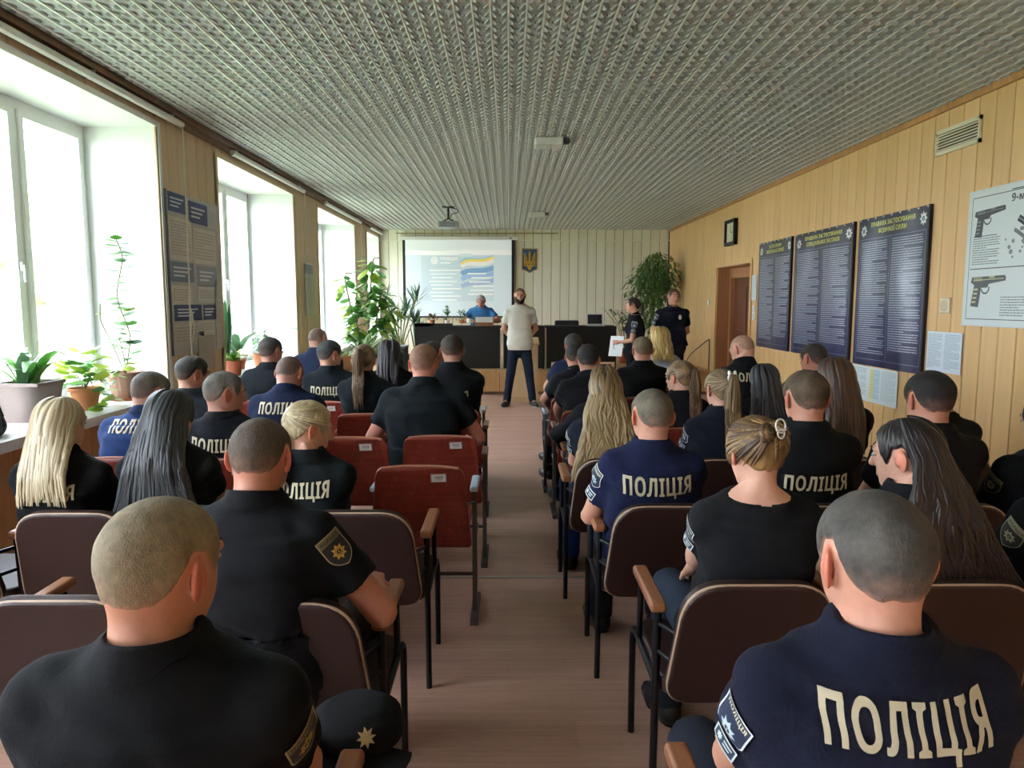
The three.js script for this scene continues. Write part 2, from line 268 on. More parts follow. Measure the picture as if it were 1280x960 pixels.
{ const t = thing('side_cabinet', 'low dark grey cabinet at the end of the desk beside the plants', 'cabinet', [-1.95, 0, -12.5]); part('cabinet_body', rbox(0.45, 0.84, 0.45, 0.01, 0, 0.42, 0), greyPlastic, t); part('cabinet_top', rbox(0.48, 0.03, 0.48, 0.008, 0, 0.855, 0), mat(0x82898c, 0.4), t); part('door', box(-0.2, 0.2, 0.05, 0.78, 0.226, 0.238), black, t); }
{ const t = thing('lectern', 'pale wooden lectern behind the man in the white polo', 'lectern', [0.27, 0, -11.95]);
  part('front_panel', box(-0.19, 0.19, 0.1, 0.95, 0.16, 0.18), lightWood, t); for (const s of [-1, 1]) part('side_panel', box(s * 0.2 - 0.012, s * 0.2 + 0.012, 0.1, 0.95, -0.17, 0.18), lightWood, t);
  const g = box(-0.23, 0.23, -0.012, 0.012, -0.22, 0.22); g.rotateX(0.2); g.translate(0, 0.975, 0); part('reading_top', g, lightWood, t); part('plinth', rbox(0.48, 0.1, 0.44, 0.006, 0, 0.05, 0), lightWood, t); part('shelf', box(-0.19, 0.19, 0.6, 0.62, -0.17, 0.16), lightWood, t); }
{ const t = thing('wooden_bench', 'pale wooden bench with open slatted back before the stage', 'bench', [1.02, 0, -10.2]);
  for (const x of [-0.41, -0.14, 0.14, 0.41]) part('post', box(x - 0.02, x + 0.02, x * x > 0.1 ? 0 : 0.44, 0.79, 0.18, 0.215), lightWood, t);
  for (const y of [0.79, 0.7, 0.58]) part('rail', box(-0.43, 0.43, y - 0.025, y, 0.175, 0.22), lightWood, t); part('seat', rbox(0.88, 0.03, 0.4, 0.008, 0, 0.43, 0), lightWood, t);
  for (const x of [-0.41, 0.41]) part('leg', box(x - 0.02, x + 0.02, 0, 0.42, -0.19, -0.15), lightWood, t); }
{ const t = thing('laptop', 'open laptop with dark screen and pale frame on the black desk', 'laptop', [1.56, SH + 0.761, -13.2]);
  part('base', rbox(0.3, 0.016, 0.21, 0.005, 0, 0.008, 0.03), mat(0xc9cccf, 0.35), t); const l = rbox(0.3, 0.21, 0.01, 0.004, 0, 0.105, 0); l.rotateX(-0.2); l.translate(0, 0.012, -0.07); part('lid', l, mat(0xd3d6d8, 0.35), t);
  const s = box(-0.128, 0.128, 0.022, 0.192, 0.0052, 0.0062); s.rotateX(-0.2); s.translate(0, 0.012, -0.07); part('display', s, mat(0x2b2a36, 0.25), t, 'dark display'); const kx = box(-0.13, 0.13, 0.0161, 0.0175, -0.03, 0.06); part('keyboard', kx, black, t); }
{ const t = thing('office_chair', 'black rounded office chair back behind the desk', 'chair', [1.12, SH, -13.95]);
  part('backrest', rbox(0.46, 0.42, 0.06, 0.03, 0, 0.63, -0.1, 4), black, t); part('seat', rbox(0.46, 0.07, 0.44, 0.03, 0, 0.44, 0.12, 3), black, t); part('back_support', rod([0, 0.3, -0.08], [0, 0.6, -0.13], 0.018), black, t); part('column', rod([0, 0.05, 0.1], [0, 0.42, 0.1], 0.025), black, t);
  for (let k = 0; k < 5; k++) part('base_arm', rod([0, 0.07, 0.1], [0.27 * Math.cos(k * 1.257), 0.03, 0.1 + 0.27 * Math.sin(k * 1.257)], 0.02, 8, 0.014), black, t); }
{ const t = thing('wooden_chair', 'brown wooden chair under the man in the blue polo', 'chair', [-0.49, SH, -13.98]);
  part('seat', rbox(0.42, 0.03, 0.42, 0.01, 0, 0.445, 0.05), doorBrown, t); part('backrest', rbox(0.42, 0.3, 0.02, 0.008, 0, 0.72, -0.19), doorBrown, t); for (const [x, z, h] of [[-0.19, 0.22, 0.43], [0.19, 0.22, 0.43], [-0.19, -0.18, 0.86], [0.19, -0.18, 0.86]]) part('leg', box(x - 0.016, x + 0.016, 0, h, z - 0.016, z + 0.016), doorBrown, t); }
{ const t = thing('open_folder', 'brown open folder with papers before the seated man', 'folder', [-0.42, SH + 0.812, -13.02], 0.05); const a = box(-0.17, 0.17, -0.006, 0, -0.12, 0.12); a.rotateX(0.45); a.translate(0, 0.06, -0.08); part('cover', a, frameBrown, t); const b = box(-0.15, 0.15, 0.001, 0.006, -0.1, 0.1); b.rotateX(0.45); b.translate(0, 0.06, -0.08); part('sheets', b, white, t); part('support', box(-0.16, 0.16, -0.05, 0.005, -0.13, -0.1), frameBrown, t); }
{ const t = thing('mug', 'small white mug beside the desk plants', 'mug', [-0.69, SH + 0.81, -13.07]); part('cup', lathe([[0, 0], [0.035, 0], [0.04, 0.02], [0.041, 0.09], [0.037, 0.09], [0.036, 0.01], [0, 0.008]]), white, t); const h = new THREE.TorusGeometry(0.022, 0.005, 8, 14); h.translate(0.055, 0.048, 0); part('handle', h, white, t); }

// ---------- back wall: screen, emblem ----------
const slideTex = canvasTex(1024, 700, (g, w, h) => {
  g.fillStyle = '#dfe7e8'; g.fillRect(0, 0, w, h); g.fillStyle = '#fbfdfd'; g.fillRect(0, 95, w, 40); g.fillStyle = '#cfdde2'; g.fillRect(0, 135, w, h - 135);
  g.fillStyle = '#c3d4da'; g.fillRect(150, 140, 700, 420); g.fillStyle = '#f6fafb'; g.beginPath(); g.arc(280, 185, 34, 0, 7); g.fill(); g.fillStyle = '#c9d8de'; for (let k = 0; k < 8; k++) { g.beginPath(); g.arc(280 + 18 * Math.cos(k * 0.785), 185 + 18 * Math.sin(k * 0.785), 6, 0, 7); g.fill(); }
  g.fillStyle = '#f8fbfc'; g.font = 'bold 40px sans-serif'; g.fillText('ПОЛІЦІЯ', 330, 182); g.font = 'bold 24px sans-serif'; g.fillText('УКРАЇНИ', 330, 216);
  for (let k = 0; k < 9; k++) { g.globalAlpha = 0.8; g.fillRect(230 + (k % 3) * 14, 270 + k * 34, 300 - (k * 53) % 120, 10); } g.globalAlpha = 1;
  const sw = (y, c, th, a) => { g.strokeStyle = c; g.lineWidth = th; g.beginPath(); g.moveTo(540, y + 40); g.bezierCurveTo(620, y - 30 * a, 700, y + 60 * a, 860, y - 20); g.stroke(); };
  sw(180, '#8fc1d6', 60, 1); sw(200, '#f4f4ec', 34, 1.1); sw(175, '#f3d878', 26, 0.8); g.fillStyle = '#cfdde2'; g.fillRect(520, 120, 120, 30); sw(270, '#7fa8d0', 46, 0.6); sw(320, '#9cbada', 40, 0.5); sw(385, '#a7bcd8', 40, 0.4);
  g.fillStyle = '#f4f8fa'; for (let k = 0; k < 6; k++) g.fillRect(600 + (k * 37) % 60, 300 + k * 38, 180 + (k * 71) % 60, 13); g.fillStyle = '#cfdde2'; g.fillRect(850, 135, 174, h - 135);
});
{ const t = thing('projection_screen', 'white projection screen with dark side edges showing a pale blue slide', 'screen', [-1.09, 0, ZB + 0.1]), W = 2.46, y1 = 2.98, y0 = 1.28;
  part('screen_case', rbox(W + 0.14, 0.08, 0.09, 0.01, 0.01, y1 + 0.02, 0), white, t); part('case_clip', box(W / 2 - 0.1, W / 2 - 0.06, y1 + 0.005, y1 + 0.03, 0.045, 0.05), greyPlastic, t);
  const g = plane(W - 0.12, y1 - y0 - 0.03); g.translate(0, (y0 + y1) / 2 - 0.005, 0.021); part('screen_picture', g, new THREE.MeshStandardMaterial({ map: slideTex, roughness: 0.8, emissive: 0xffffff, emissiveMap: slideTex, emissiveIntensity: 0.28 }), t, 'projected slide');  // slide painted on the sheet; its emission stands in for the projector beam
  part('screen_sheet', box(-W / 2, W / 2, y0, y1, 0.012, 0.016), white, t); for (const s of [-1, 1]) part('border', box(s * (W / 2 - 0.03) - 0.03, s * (W / 2 - 0.03) + 0.03, y0, y1, 0.0165, 0.019), black, t); part('bottom_bar', rod([-W / 2 - 0.02, y0, 0.014], [W / 2 + 0.02, y0, 0.014], 0.018), black, t); }
{ const t = thing('curtain_rod', 'thin brass rod along the ledge above the screen', 'rod', [0, 0, 0]); part('rod', rod([-2.45, 3.1, ZB + 0.2], [1.1, 3.1, ZB + 0.2], 0.011), mat(0x9a8c50, 0.4, { metalness: 0.5 }), t); for (const x of [-2.35, -0.6, 1.0]) part('bracket', rod([x, 3.1, ZB + 0.03], [x, 3.1, ZB + 0.2], 0.008), mat(0x9a8c50, 0.4, { metalness: 0.5 }), t); }
const trident = new THREE.Shape();
{ // trident outline, unit about 1 x 1.5
  const L = (x, y) => trident.lineTo(x, y); trident.moveTo(-0.42, 0.62); trident.quadraticCurveTo(-0.24, 0.42, -0.2, 0.05); trident.quadraticCurveTo(-0.18, -0.12, -0.09, -0.16); trident.quadraticCurveTo(-0.05, 0.1, -0.07, 0.5); trident.quadraticCurveTo(-0.05, 0.66, 0, 0.74);
  trident.quadraticCurveTo(0.05, 0.66, 0.07, 0.5); trident.quadraticCurveTo(0.05, 0.1, 0.09, -0.16); trident.quadraticCurveTo(0.18, -0.12, 0.2, 0.05); trident.quadraticCurveTo(0.24, 0.42, 0.42, 0.62); L(0.42, -0.42); L(0.2, -0.42); trident.quadraticCurveTo(0.14, -0.6, 0, -0.74); trident.quadraticCurveTo(-0.14, -0.6, -0.2, -0.42); L(-0.42, -0.42); trident.closePath();
  for (const s of [-1, 1]) { const h = new THREE.Path(); h.moveTo(s * 0.34, 0.3); h.lineTo(s * 0.34, -0.1); h.quadraticCurveTo(s * 0.28, -0.02, s * 0.27, 0.06); h.closePath(); trident.holes.push(h); const k = new THREE.Path(); k.moveTo(s * 0.34, -0.18); k.lineTo(s * 0.34, -0.33); k.lineTo(s * 0.2, -0.33); k.quadraticCurveTo(s * 0.2, -0.2, s * 0.34, -0.18); k.closePath(); trident.holes.push(k); const q = new THREE.Path(); q.moveTo(s * 0.03, -0.33); q.lineTo(s * 0.13, -0.33); q.quadraticCurveTo(s * 0.12, -0.26, s * 0.03, -0.2); q.closePath(); trident.holes.push(q); }
}
{ const t = thing('wall_emblem', 'blue shield with a golden trident on the cream wall', 'emblem', [0.48, 2.52, ZB + 0.016]), s = new THREE.Shape(); s.moveTo(-0.17, 0.26); s.lineTo(0.17, 0.26); s.lineTo(0.17, -0.19); s.quadraticCurveTo(0.08, -0.22, 0, -0.27); s.quadraticCurveTo(-0.08, -0.22, -0.17, -0.19); s.closePath();
  const o = { bevelEnabled: true, bevelSize: 0.004, bevelThickness: 0.004, bevelSegments: 1 }; part('shield', new THREE.ExtrudeGeometry(s, { depth: 0.018, ...o }), mat(0x2f5a86, 0.45), t); const b = s.clone(), inn = new THREE.Path(); inn.moveTo(-0.155, 0.245); inn.lineTo(-0.155, -0.18); inn.quadraticCurveTo(-0.08, -0.205, 0, -0.252); inn.quadraticCurveTo(0.08, -0.205, 0.155, -0.18); inn.lineTo(0.155, 0.245); inn.closePath(); b.holes.push(inn);
  const gold = mat(0xc09a2c, 0.4, { metalness: 0.3 }); const bg = new THREE.ExtrudeGeometry(b, { depth: 0.01, bevelEnabled: false }); bg.translate(0, 0, 0.02); part('gold_rim', bg, gold, t); const g = new THREE.ExtrudeGeometry(trident, { depth: 0.05, bevelEnabled: true, bevelSize: 0.012, bevelThickness: 0.02, bevelSegments: 1, curveSegments: 5 }); g.scale(0.29, 0.29, 0.29); g.translate(0, 0.0, 0.022); part('trident', g, gold, t); }

// ---------- ceiling fittings ----------
const fixM = mat(0xdfe0de, 0.4);
for (const [x, z, l] of [[0.4, -7.45, 'white box ceiling fitting with dark end near the middle of the ceiling'], [0.52, -13.4, 'white box ceiling fitting over the stage front']]) { const t = thing('ceiling_fitting', l, 'ceiling fitting', [x, H, z], 0, 'ceiling fittings'); part('housing', rbox(0.28, 0.07, 0.24, 0.012, 0, -0.045, 0), fixM, t); part('end_cap', rbox(0.07, 0.045, 0.1, 0.01, 0.17, -0.034, 0.02), greyPlastic, t); part('mount', box(-0.1, 0.1, -0.02, 0, -0.08, 0.08), fixM, t); }
{ const t = thing('projector', 'grey projector hanging from the ceiling on a pole', 'projector', [-1.0, H, -12.6]); part('mount_plate', rbox(0.2, 0.02, 0.12, 0.005, 0, -0.012, 0), black, t); part('pole', [rod([0, -0.02, 0], [0, -0.2, 0], 0.018), rod([0, -0.2, 0], [-0.11, -0.26, 0], 0.01), rod([0, -0.2, 0], [0.11, -0.26, 0], 0.01)], black, t); const b = rbox(0.36, 0.11, 0.3, 0.03, 0, -0.31, 0, 3); part('projector_body', b, mat(0x9fa6a8, 0.4), t); const l = new THREE.CylinderGeometry(0.04, 0.045, 0.05, 20); l.rotateX(Math.PI / 2); l.translate(-0.08, -0.31, -0.16); part('lens', l, black, t); part('grille', [0, 1, 2, 3].map((k) => box(-0.13, 0.13, -0.345 + k * 0.018, -0.338 + k * 0.018, 0.148, 0.153)), greyPlastic, t); part('cable', tube([[0.02, -0.02, 0], [0.14, -0.05, 0], [0.16, -0.1, 0], [0.06, -0.13, 0], [0.02, -0.22, 0.03]], 0.007, 24, 6), black, t); }

// ---------- roller blind rails with cords ----------
WIN.forEach(([a, b], i) => {
  if (i > 3) return; const z0 = i ? a - 0.32 : ZB + 0.06, z1 = i ? b - 0.28 + 0.0 : b - 0.1, words = ['over the far corner window', 'over the third window behind the tall plants', 'over the snake plant window', 'over the window with the grey planter'][i];
  const t = thing('blind_rail', 'long white roller blind rail ' + words, 'blind rail', [XL + 0.075, 3.1, 0], 0, 'blind rails over the windows');
  part('rail', [rbox(0.05, 0.045, z1 - z0, 0.012, 0, 0, (z0 + z1) / 2), rod([0.0, 0.0, z0], [0.0, 0.0, z1], 0.027, 12)], fixM, t); for (const z of [z0 + 0.15, (z0 + z1) / 2, z1 - 0.15]) part('bracket', box(-0.06, 0.0, -0.01, 0.05, z - 0.012, z + 0.012), fixM, t);
  if (i) { const zc = z0 + 0.03, cordM = mat(0xd8d2c2, 0.8); part('cord', tube(i === 3 ? [[0.02, -0.02, zc], [0.02, -1.0, zc + 0.01], [0.015, -1.75, zc + 0.02], [0.02, -2.15, zc + 0.02]] : [[0.02, -0.02, zc], [0.02, -1.3, zc], [0.02, -2.1, zc]], i === 3 ? 0.007 : 0.005, 30, 6), cordM, t);
    if (i === 3) part('cord_knot', [tube([[0.02, -1.55, zc + 0.02], [0.05, -1.62, zc + 0.05], [0.02, -1.75, zc + 0.03], [0.0, -1.66, zc - 0.02], [0.03, -1.58, zc + 0.03]], 0.007, 30, 6), tube([[0.02, -1.6, zc], [0.03, -1.72, zc - 0.03], [0.02, -1.86, zc + 0.03], [0.03, -1.7, zc + 0.05]], 0.007, 24, 6)], cordM, t); }
});

// ---------- things on the right wall ----------
const txtLines = (g, x, y, w, n, dy, col, a = 0.8) => { g.fillStyle = col; g.globalAlpha = a; for (let k = 0; k < n; k++) { let cx = x; const end = x + w * (k % 5 === 4 ? rr(0.4, 0.8) : rr(0.92, 1)); while (cx < end) { const ww = rr(6, 26); g.fillRect(cx, y + k * dy, Math.min(ww, end - cx), dy * 0.42); cx += ww + rr(2, 4); } } g.globalAlpha = 1; };
function star8(g, x, y, r, col, hole) { g.fillStyle = col; g.beginPath(); for (let k = 0; k < 16; k++) { const a = k * Math.PI / 8 - Math.PI / 2, q = k % 2 ? r * 0.62 : r; g[k ? 'lineTo' : 'moveTo'](x + q * Math.cos(a), y + q * Math.sin(a)); } g.fill(); if (hole) { g.fillStyle = hole; g.beginPath(); g.arc(x, y, r * 0.32, 0, 7); g.fill(); g.fillStyle = col; g.fillRect(x - r * 0.06, y - r * 0.2, r * 0.12, r * 0.4); } }
function crumpled(w, h, amp, f, sd, nx = 40, ny = 44) {
  const g = new THREE.PlaneGeometry(w, h, nx, ny), p = g.attributes.position;
  for (let i = 0; i < p.count; i++) { const x = p.getX(i), y = p.getY(i), e = sstep(0, 0.12, w / 2 - Math.abs(x)) * sstep(0, 0.2, h / 2 - y) * 0.9 + 0.1, s = x / w; p.setZ(i, 0.012 + amp * e * (0.9 * Math.sin(s * f + 1.2 * noise3(s * 2, y * 1.1, sd) + (y * (s + 0.1)) * 3) + 0.7 * noise3(x * 4, y * 1.3, sd + 3) + 0.35 * noise3(x * 12, y * 5, sd + 7))); }
  g.computeVertexNormals(); return g;
}
function onWallR(o, z, y) { o.position.set(XR - 0.016, y, z); o.rotation.y = -Math.PI / 2; }
[['vinyl banner of white text beside the doorway', 'ЗАСТОСУВАННЯ', 'ВОГНЕПАЛЬНОЇ ЗБРОЇ', -10.52, -9.31, 1.5], ['vinyl banner of white text between the two other banners', 'ПРАВИЛА ЗАСТОСУВАННЯ', 'СПЕЦІАЛЬНИХ ЗАСОБІВ', -9.22, -7.64, 4.2], ['vinyl banner of white text next to the paper sheets and socket', 'ПРАВИЛА ЗАСТОСУВАННЯ', 'ФІЗИЧНОЇ СИЛИ', -7.55, -6.28, 8.8]].forEach(([l, t1, t2, za, zb, sd], i) => {
  seed(300 + i); const W = zb - za, Hh = 1.44, tex = canvasTex(900, 1024, (g, w, h) => {
    g.fillStyle = '#1d2750'; g.fillRect(0, 0, w, h); g.fillStyle = '#1a2038'; g.fillRect(0, 0, w, 135); g.fillStyle = '#e3dd6a'; g.textAlign = 'center'; g.font = 'bold 44px sans-serif'; g.fillText(t1, w / 2, 66, 560); g.fillText(t2, w / 2, 114, 500);
    star8(g, 80, 85, 46, '#e8ecee', '#39425e'); star8(g, w - 80, 75, 46, '#e8ecee', '#39425e'); g.strokeStyle = '#9fa8bd'; g.lineWidth = 3; g.strokeRect(40, 145, w - 80, h - 190); g.beginPath(); g.moveTo(w / 2, 145); g.lineTo(w / 2, h - 45); g.stroke();
    txtLines(g, 60, 165, w / 2 - 85, 52, 15, '#dfe4ee'); txtLines(g, w / 2 + 25, 165, w / 2 - 85, 48, 15.5, '#dfe4ee'); });
  const t = thing('text_banner', 'dark blue ' + l, 'banner', [0, 0, 0], 0, 'blue banners on the right wall'); onWallR(t, (za + zb) / 2, 1.7);
  part('vinyl_sheet', crumpled(W, Hh, 0.009, 9 + i, sd), new THREE.MeshPhysicalMaterial({ map: tex, roughness: 0.3, clearcoat: 0.7, clearcoatRoughness: 0.22, side: THREE.DoubleSide }), t); part('side_batten', [box(W / 2 - 0.012, W / 2 + 0.014, -Hh / 2, Hh / 2, 0, 0.03)], mat(0x1c1620, 0.5), t);
  for (let k = 0; k < 9; k++) { const s = new THREE.SphereGeometry(0.009, 8, 6); s.translate(-W / 2 + 0.04 + k * (W - 0.08) / 8, Hh / 2 - 0.012, 0.016); part('pin', s, white, t); }
});
function pistol(g, x, y, s, rot, dark, light) {
  g.save(); g.translate(x, y); g.rotate(rot); g.scale(s, s); g.fillStyle = dark; g.beginPath(); g.moveTo(-100, -28); g.lineTo(105, -28); g.lineTo(112, -20); g.lineTo(112, -4); g.lineTo(10, 6); g.lineTo(2, 22); g.lineTo(-38, 22); g.lineTo(-52, 110); g.lineTo(-104, 104); g.lineTo(-84, 8); g.lineTo(-108, -6); g.closePath(); g.fill();
  g.strokeStyle = dark; g.lineWidth = 7; g.beginPath(); g.arc(-12, 24, 24, -0.2, 3.0); g.stroke(); g.strokeStyle = light; g.lineWidth = 4; g.beginPath(); g.moveTo(-90, -14); g.lineTo(100, -14); g.stroke(); g.fillStyle = light; for (let k = 0; k < 4; k++) g.fillRect(-84 - k * 4, 24 + k * 19, 26, 9); for (let k = 0; k < 8; k++) g.fillRect(-88 + k * 7, -26, 3, 18); g.fillRect(10, -27, 34, 7); g.restore();
}
seed(41);
const gunTex = canvasTex(1024, 760, (g, w, h) => {
  g.fillStyle = '#d9dfdf'; g.fillRect(0, 0, w, h); g.strokeStyle = '#4a4f52'; g.lineWidth = 4; g.strokeRect(30, 36, w - 60, h - 70); g.fillStyle = '#2b2e31'; g.font = 'bold 58px sans-serif'; g.fillText('9-мм ПІСТОЛЕТ', 330, 92); g.fillRect(330, 26, 500, 5);
  pistol(g, 170, 140, 1.1, -0.05, '#3b3d40', '#7f8487'); pistol(g, 190, 520, 1.25, -0.02, '#4b4f52', '#c9c08a'); pistol(g, 610, 520, 1.1, 0.02, '#55595c', '#b9bfc2'); pistol(g, 560, 270, 1.0, 0.5, '#6b7073', '#c4cacc'); pistol(g, 860, 240, 0.9, -0.3, '#5c6164', '#b9bfc2');
  g.save(); g.translate(400, 170); g.rotate(0.55); g.fillStyle = '#26282b'; g.fillRect(0, 0, 190, 34); g.fillStyle = '#8e9497'; g.fillRect(0, 12, 190, 7); g.fillStyle = '#62676a'; g.fillRect(10, 70, 190, 20); g.restore(); g.fillStyle = '#777d80'; for (let k = 0; k < 12; k++) { g.beginPath(); g.arc(rr(300, 460), rr(240, 400), rr(4, 14), 0, 7); g.fill(); }
  txtLines(g, 50, 268, 220, 12, 13, '#5a6063', 0.75); g.fillStyle = '#3c4043'; g.fillRect(50, 255, 190, 4); g.fillRect(40, 438, 440, 5); g.fillRect(500, 438, 480, 5); txtLines(g, 300, 600, 180, 8, 14, '#5a6063', 0.7); txtLines(g, 700, 600, 260, 8, 14, '#5a6063', 0.7); txtLines(g, 720, 330, 240, 7, 13, '#5a6063', 0.7);
});
{ const t = thing('weapon_poster', 'white poster of grey pistol drawings on the right wall', 'poster', [0, 0, 0]); onWallR(t, -5.02, 1.93); part('poster_board', rbox(1.5, 1.02, 0.01, 0.003, 0, 0, 0.006), mat(0xd4dadc, 0.5), t); const g = plane(1.48, 1.0); g.translate(0, 0, 0.0125); part('print', g, new THREE.MeshStandardMaterial({ map: gunTex, roughness: 0.4 }), t); }
function paper(label, z, y, w, h, draw, wallLeft) {
  const tex = canvasTex(Math.round(w * 700), Math.round(h * 700), draw), t = thing('paper_sheet', label, 'paper'); if (wallLeft) { t.position.set(XL + 0.018, y, z); t.rotation.y = Math.PI / 2; } else onWallR(t, z, y);
  part('sheet', crumpled(w, h, 0.003, 5, z, 10, 10), new THREE.MeshStandardMaterial({ map: tex, roughness: 0.7, side: THREE.DoubleSide }), t); return t;
}
seed(51);
paper('pale blue printed sheet pinned below the round socket', -5.98, 1.195, 0.48, 0.33, (g, w, h) => { g.fillStyle = '#dbe6ee'; g.fillRect(0, 0, w, h); txtLines(g, 14, 14, w / 2 - 24, 20, 10, '#8195a8', 0.6); txtLines(g, w / 2 + 10, 14, w / 2 - 24, 20, 10, '#8195a8', 0.6); });
paper('pale chart with a yellow column below the blue banner', -7.13, 0.8, 0.95, 0.34, (g, w, h) => { g.fillStyle = '#d6e0e4'; g.fillRect(0, 0, w, h); txtLines(g, 40, 14, 220, 20, 10, '#7d8f9a', 0.6); g.fillStyle = '#e6e0a0'; g.fillRect(300, 10, 60, h - 20); g.fillStyle = '#c4dbe6'; g.fillRect(360, 10, 80, h - 20); txtLines(g, 310, 16, 130, 18, 11, '#7d8f9a', 0.6); txtLines(g, 460, 14, w - 480, 20, 10, '#93a8b4', 0.5); });
paper('small white notice sheet beside the doorway', -10.7, 1.81, 0.2, 0.36, (g, w, h) => { g.fillStyle = '#dfe6ea'; g.fillRect(0, 0, w, h); txtLines(g, 12, 14, w - 24, 16, 13, '#9fb0bc', 0.4); });
{ const t = thing('wall_socket', 'cream wall socket plate above the pale blue sheet', 'socket'); onWallR(t, -6.0, 1.575); part('plate', rbox(0.13, 0.13, 0.02, 0.012, 0, 0, 0.01), mat(0xe4d6b8, 0.4), t); const r = new THREE.TorusGeometry(0.04, 0.008, 8, 24); r.translate(0, 0, 0.02); part('ring', r, mat(0xd8c8a8, 0.4), t); const d = new THREE.CylinderGeometry(0.035, 0.035, 0.012, 20); d.rotateX(Math.PI / 2); d.translate(0, 0, 0.018); part('insert', d, mat(0xcfc1a4, 0.4), t); }
{ const t = thing('light_switch', 'small white double switch below the notice by the doorway', 'switch'); onWallR(t, -10.68, 1.45); part('plate', rbox(0.09, 0.2, 0.02, 0.008, 0, 0, 0.01), white, t); for (const y of [0.045, -0.045]) part('rocker', rbox(0.05, 0.06, 0.012, 0.004, 0, y, 0.022), mat(0xcfd2d2, 0.4), t); }
{ const t = thing('light_switch', 'single white switch on the wall between doorway and corner', 'switch'); onWallR(t, -13.1, 1.6); part('plate', rbox(0.08, 0.1, 0.02, 0.008, 0, 0, 0.01), white, t); part('rocker', rbox(0.05, 0.06, 0.012, 0.004, 0, 0, 0.022), white, t); }
{ const t = thing('wall_clock', 'black framed rectangular wall clock above the doorway', 'clock'); onWallR(t, -11.85, 2.7); const W = 0.52, h = 0.4; part('clock_frame', [box(-W / 2, W / 2, h / 2 - 0.05, h / 2, 0, 0.06), box(-W / 2, W / 2, -h / 2, -h / 2 + 0.05, 0, 0.06), box(-W / 2, -W / 2 + 0.05, -h / 2, h / 2, 0, 0.06), box(W / 2 - 0.05, W / 2, -h / 2, h / 2, 0, 0.06)], black, t); part('face', box(-W / 2 + 0.05, W / 2 - 0.05, -h / 2 + 0.05, h / 2 - 0.05, 0.01, 0.03), mat(0xd6d3b0, 0.4), t); part('hand', [box(-0.004, 0.004, 0, 0.11, 0.031, 0.034), box(0, 0.08, -0.005, 0.005, 0.031, 0.034)], black, t); }
{ const t = thing('air_vent', 'cream louvred air vent high on the right wall', 'vent'); onWallR(t, -5.98, 2.9); const W = 0.58, h = 0.2, m = mat(0xe6dcc0, 0.45); part('vent_frame', [box(-W / 2, W / 2, h / 2 - 0.03, h / 2, 0, 0.02), box(-W / 2, W / 2, -h / 2, -h / 2 + 0.03, 0, 0.02), box(-W / 2, -W / 2 + 0.02, -h / 2, h / 2, 0, 0.02), box(W / 2 - 0.02, W / 2, -h / 2, h / 2, 0, 0.02)], m, t); part('backing', box(-W / 2, W / 2, -h / 2, h / 2, -0.002, 0.002), mat(0x2a2822, 0.8), t); for (let k = 0; k < 6; k++) { const s = box(-W / 2 + 0.02, W / 2 - 0.02, -0.009, 0.009, -0.0015, 0.0015); s.rotateX(-0.6); s.translate(0, -0.058 + k * 0.023, 0.011); part('slat', s, m, t); } }
{ const t = thing('wall_cable', 'thin dark cable running down the wall beside the doorway', 'cable'); part('cable', [tube([[XR - 0.03, 0.95, -13.0], [XR - 0.03, 0.9, -13.2], [XR - 0.03, 0.62, -14.2], [XR - 0.03, 0.44, -14.6]], 0.009, 20, 6), rod([XR - 0.025, 0.1, -12.98], [XR - 0.025, 0.95, -12.98], 0.009, 6)], greyPlastic, t); }

// ---------- notice board between the two near windows, small frame on the next pier ----------
seed(61);
{ const t = thing('notice_board', 'tall grey notice board full of papers between the windows', 'notice board', [XL + 0.018, 1.84, -6.76], Math.PI / 2), W = 1.1, Hh = 1.38;
  part('board_panel', rbox(W, Hh, 0.012, 0.004, 0, 0, 0.006), mat(0xbcbcbc, 0.6), t);
  const sheet = (x, y, w, h, c, hd) => { const tx = canvasTex(160, Math.max(60, Math.round(160 * h / w)), (g, a, b) => { g.fillStyle = c; g.fillRect(0, 0, a, b); if (hd) { g.fillStyle = '#dfe2ea'; g.font = 'bold 20px sans-serif'; for (let k = 0; k < 3; k++) g.fillRect(18, b * 0.25 + k * b * 0.2, a - 40 - k * 22, b * 0.09); } else txtLines(g, 10, 12, a - 20, Math.floor((b - 20) / 9), 9, '#6d6a68', 0.35); }); part('paper', rbox(w, h, 0.004, 0.001, x, y, 0.014, 1), new THREE.MeshStandardMaterial({ map: tx, roughness: 0.7 }), t); };
  sheet(-0.35, 0.6, 0.34, 0.16, '#525d86', 1); sheet(0.08, 0.56, 0.4, 0.19, '#525d8a', 1); sheet(0.4, 0.55, 0.2, 0.18, '#c8c9cc'); sheet(-0.3, 0.3, 0.44, 0.36, '#d2cec8'); sheet(0.2, 0.27, 0.5, 0.32, '#d6d1ca'); sheet(-0.3, 0.02, 0.46, 0.17, '#7d8aa4', 1); sheet(0.22, 0.0, 0.44, 0.18, '#9aa2ae', 1); sheet(-0.33, -0.18, 0.38, 0.16, '#d8d3ca'); sheet(0.2, -0.17, 0.4, 0.14, '#cccccc'); sheet(-0.22, -0.33, 0.56, 0.14, '#46517a', 1); sheet(0.25, -0.33, 0.3, 0.14, '#4c577c', 1); sheet(-0.26, -0.52, 0.48, 0.2, '#c8c4be'); sheet(0.17, -0.5, 0.32, 0.18, '#cfcac2'); sheet(0.46, -0.35, 0.17, 0.66, '#c6c2bc');
  sheet(0.02, -0.575, 0.14, 0.14, '#667a92', 1); part('clear_pocket', rbox(0.36, 0.3, 0.008, 0.002, 0.12, -0.7, 0.02), mat(0xa8a19a, 0.35), t); part('frame_edge', box(-W / 2 - 0.015, -W / 2, -Hh / 2, Hh / 2, 0, 0.02), mat(0x55524e, 0.5), t); }
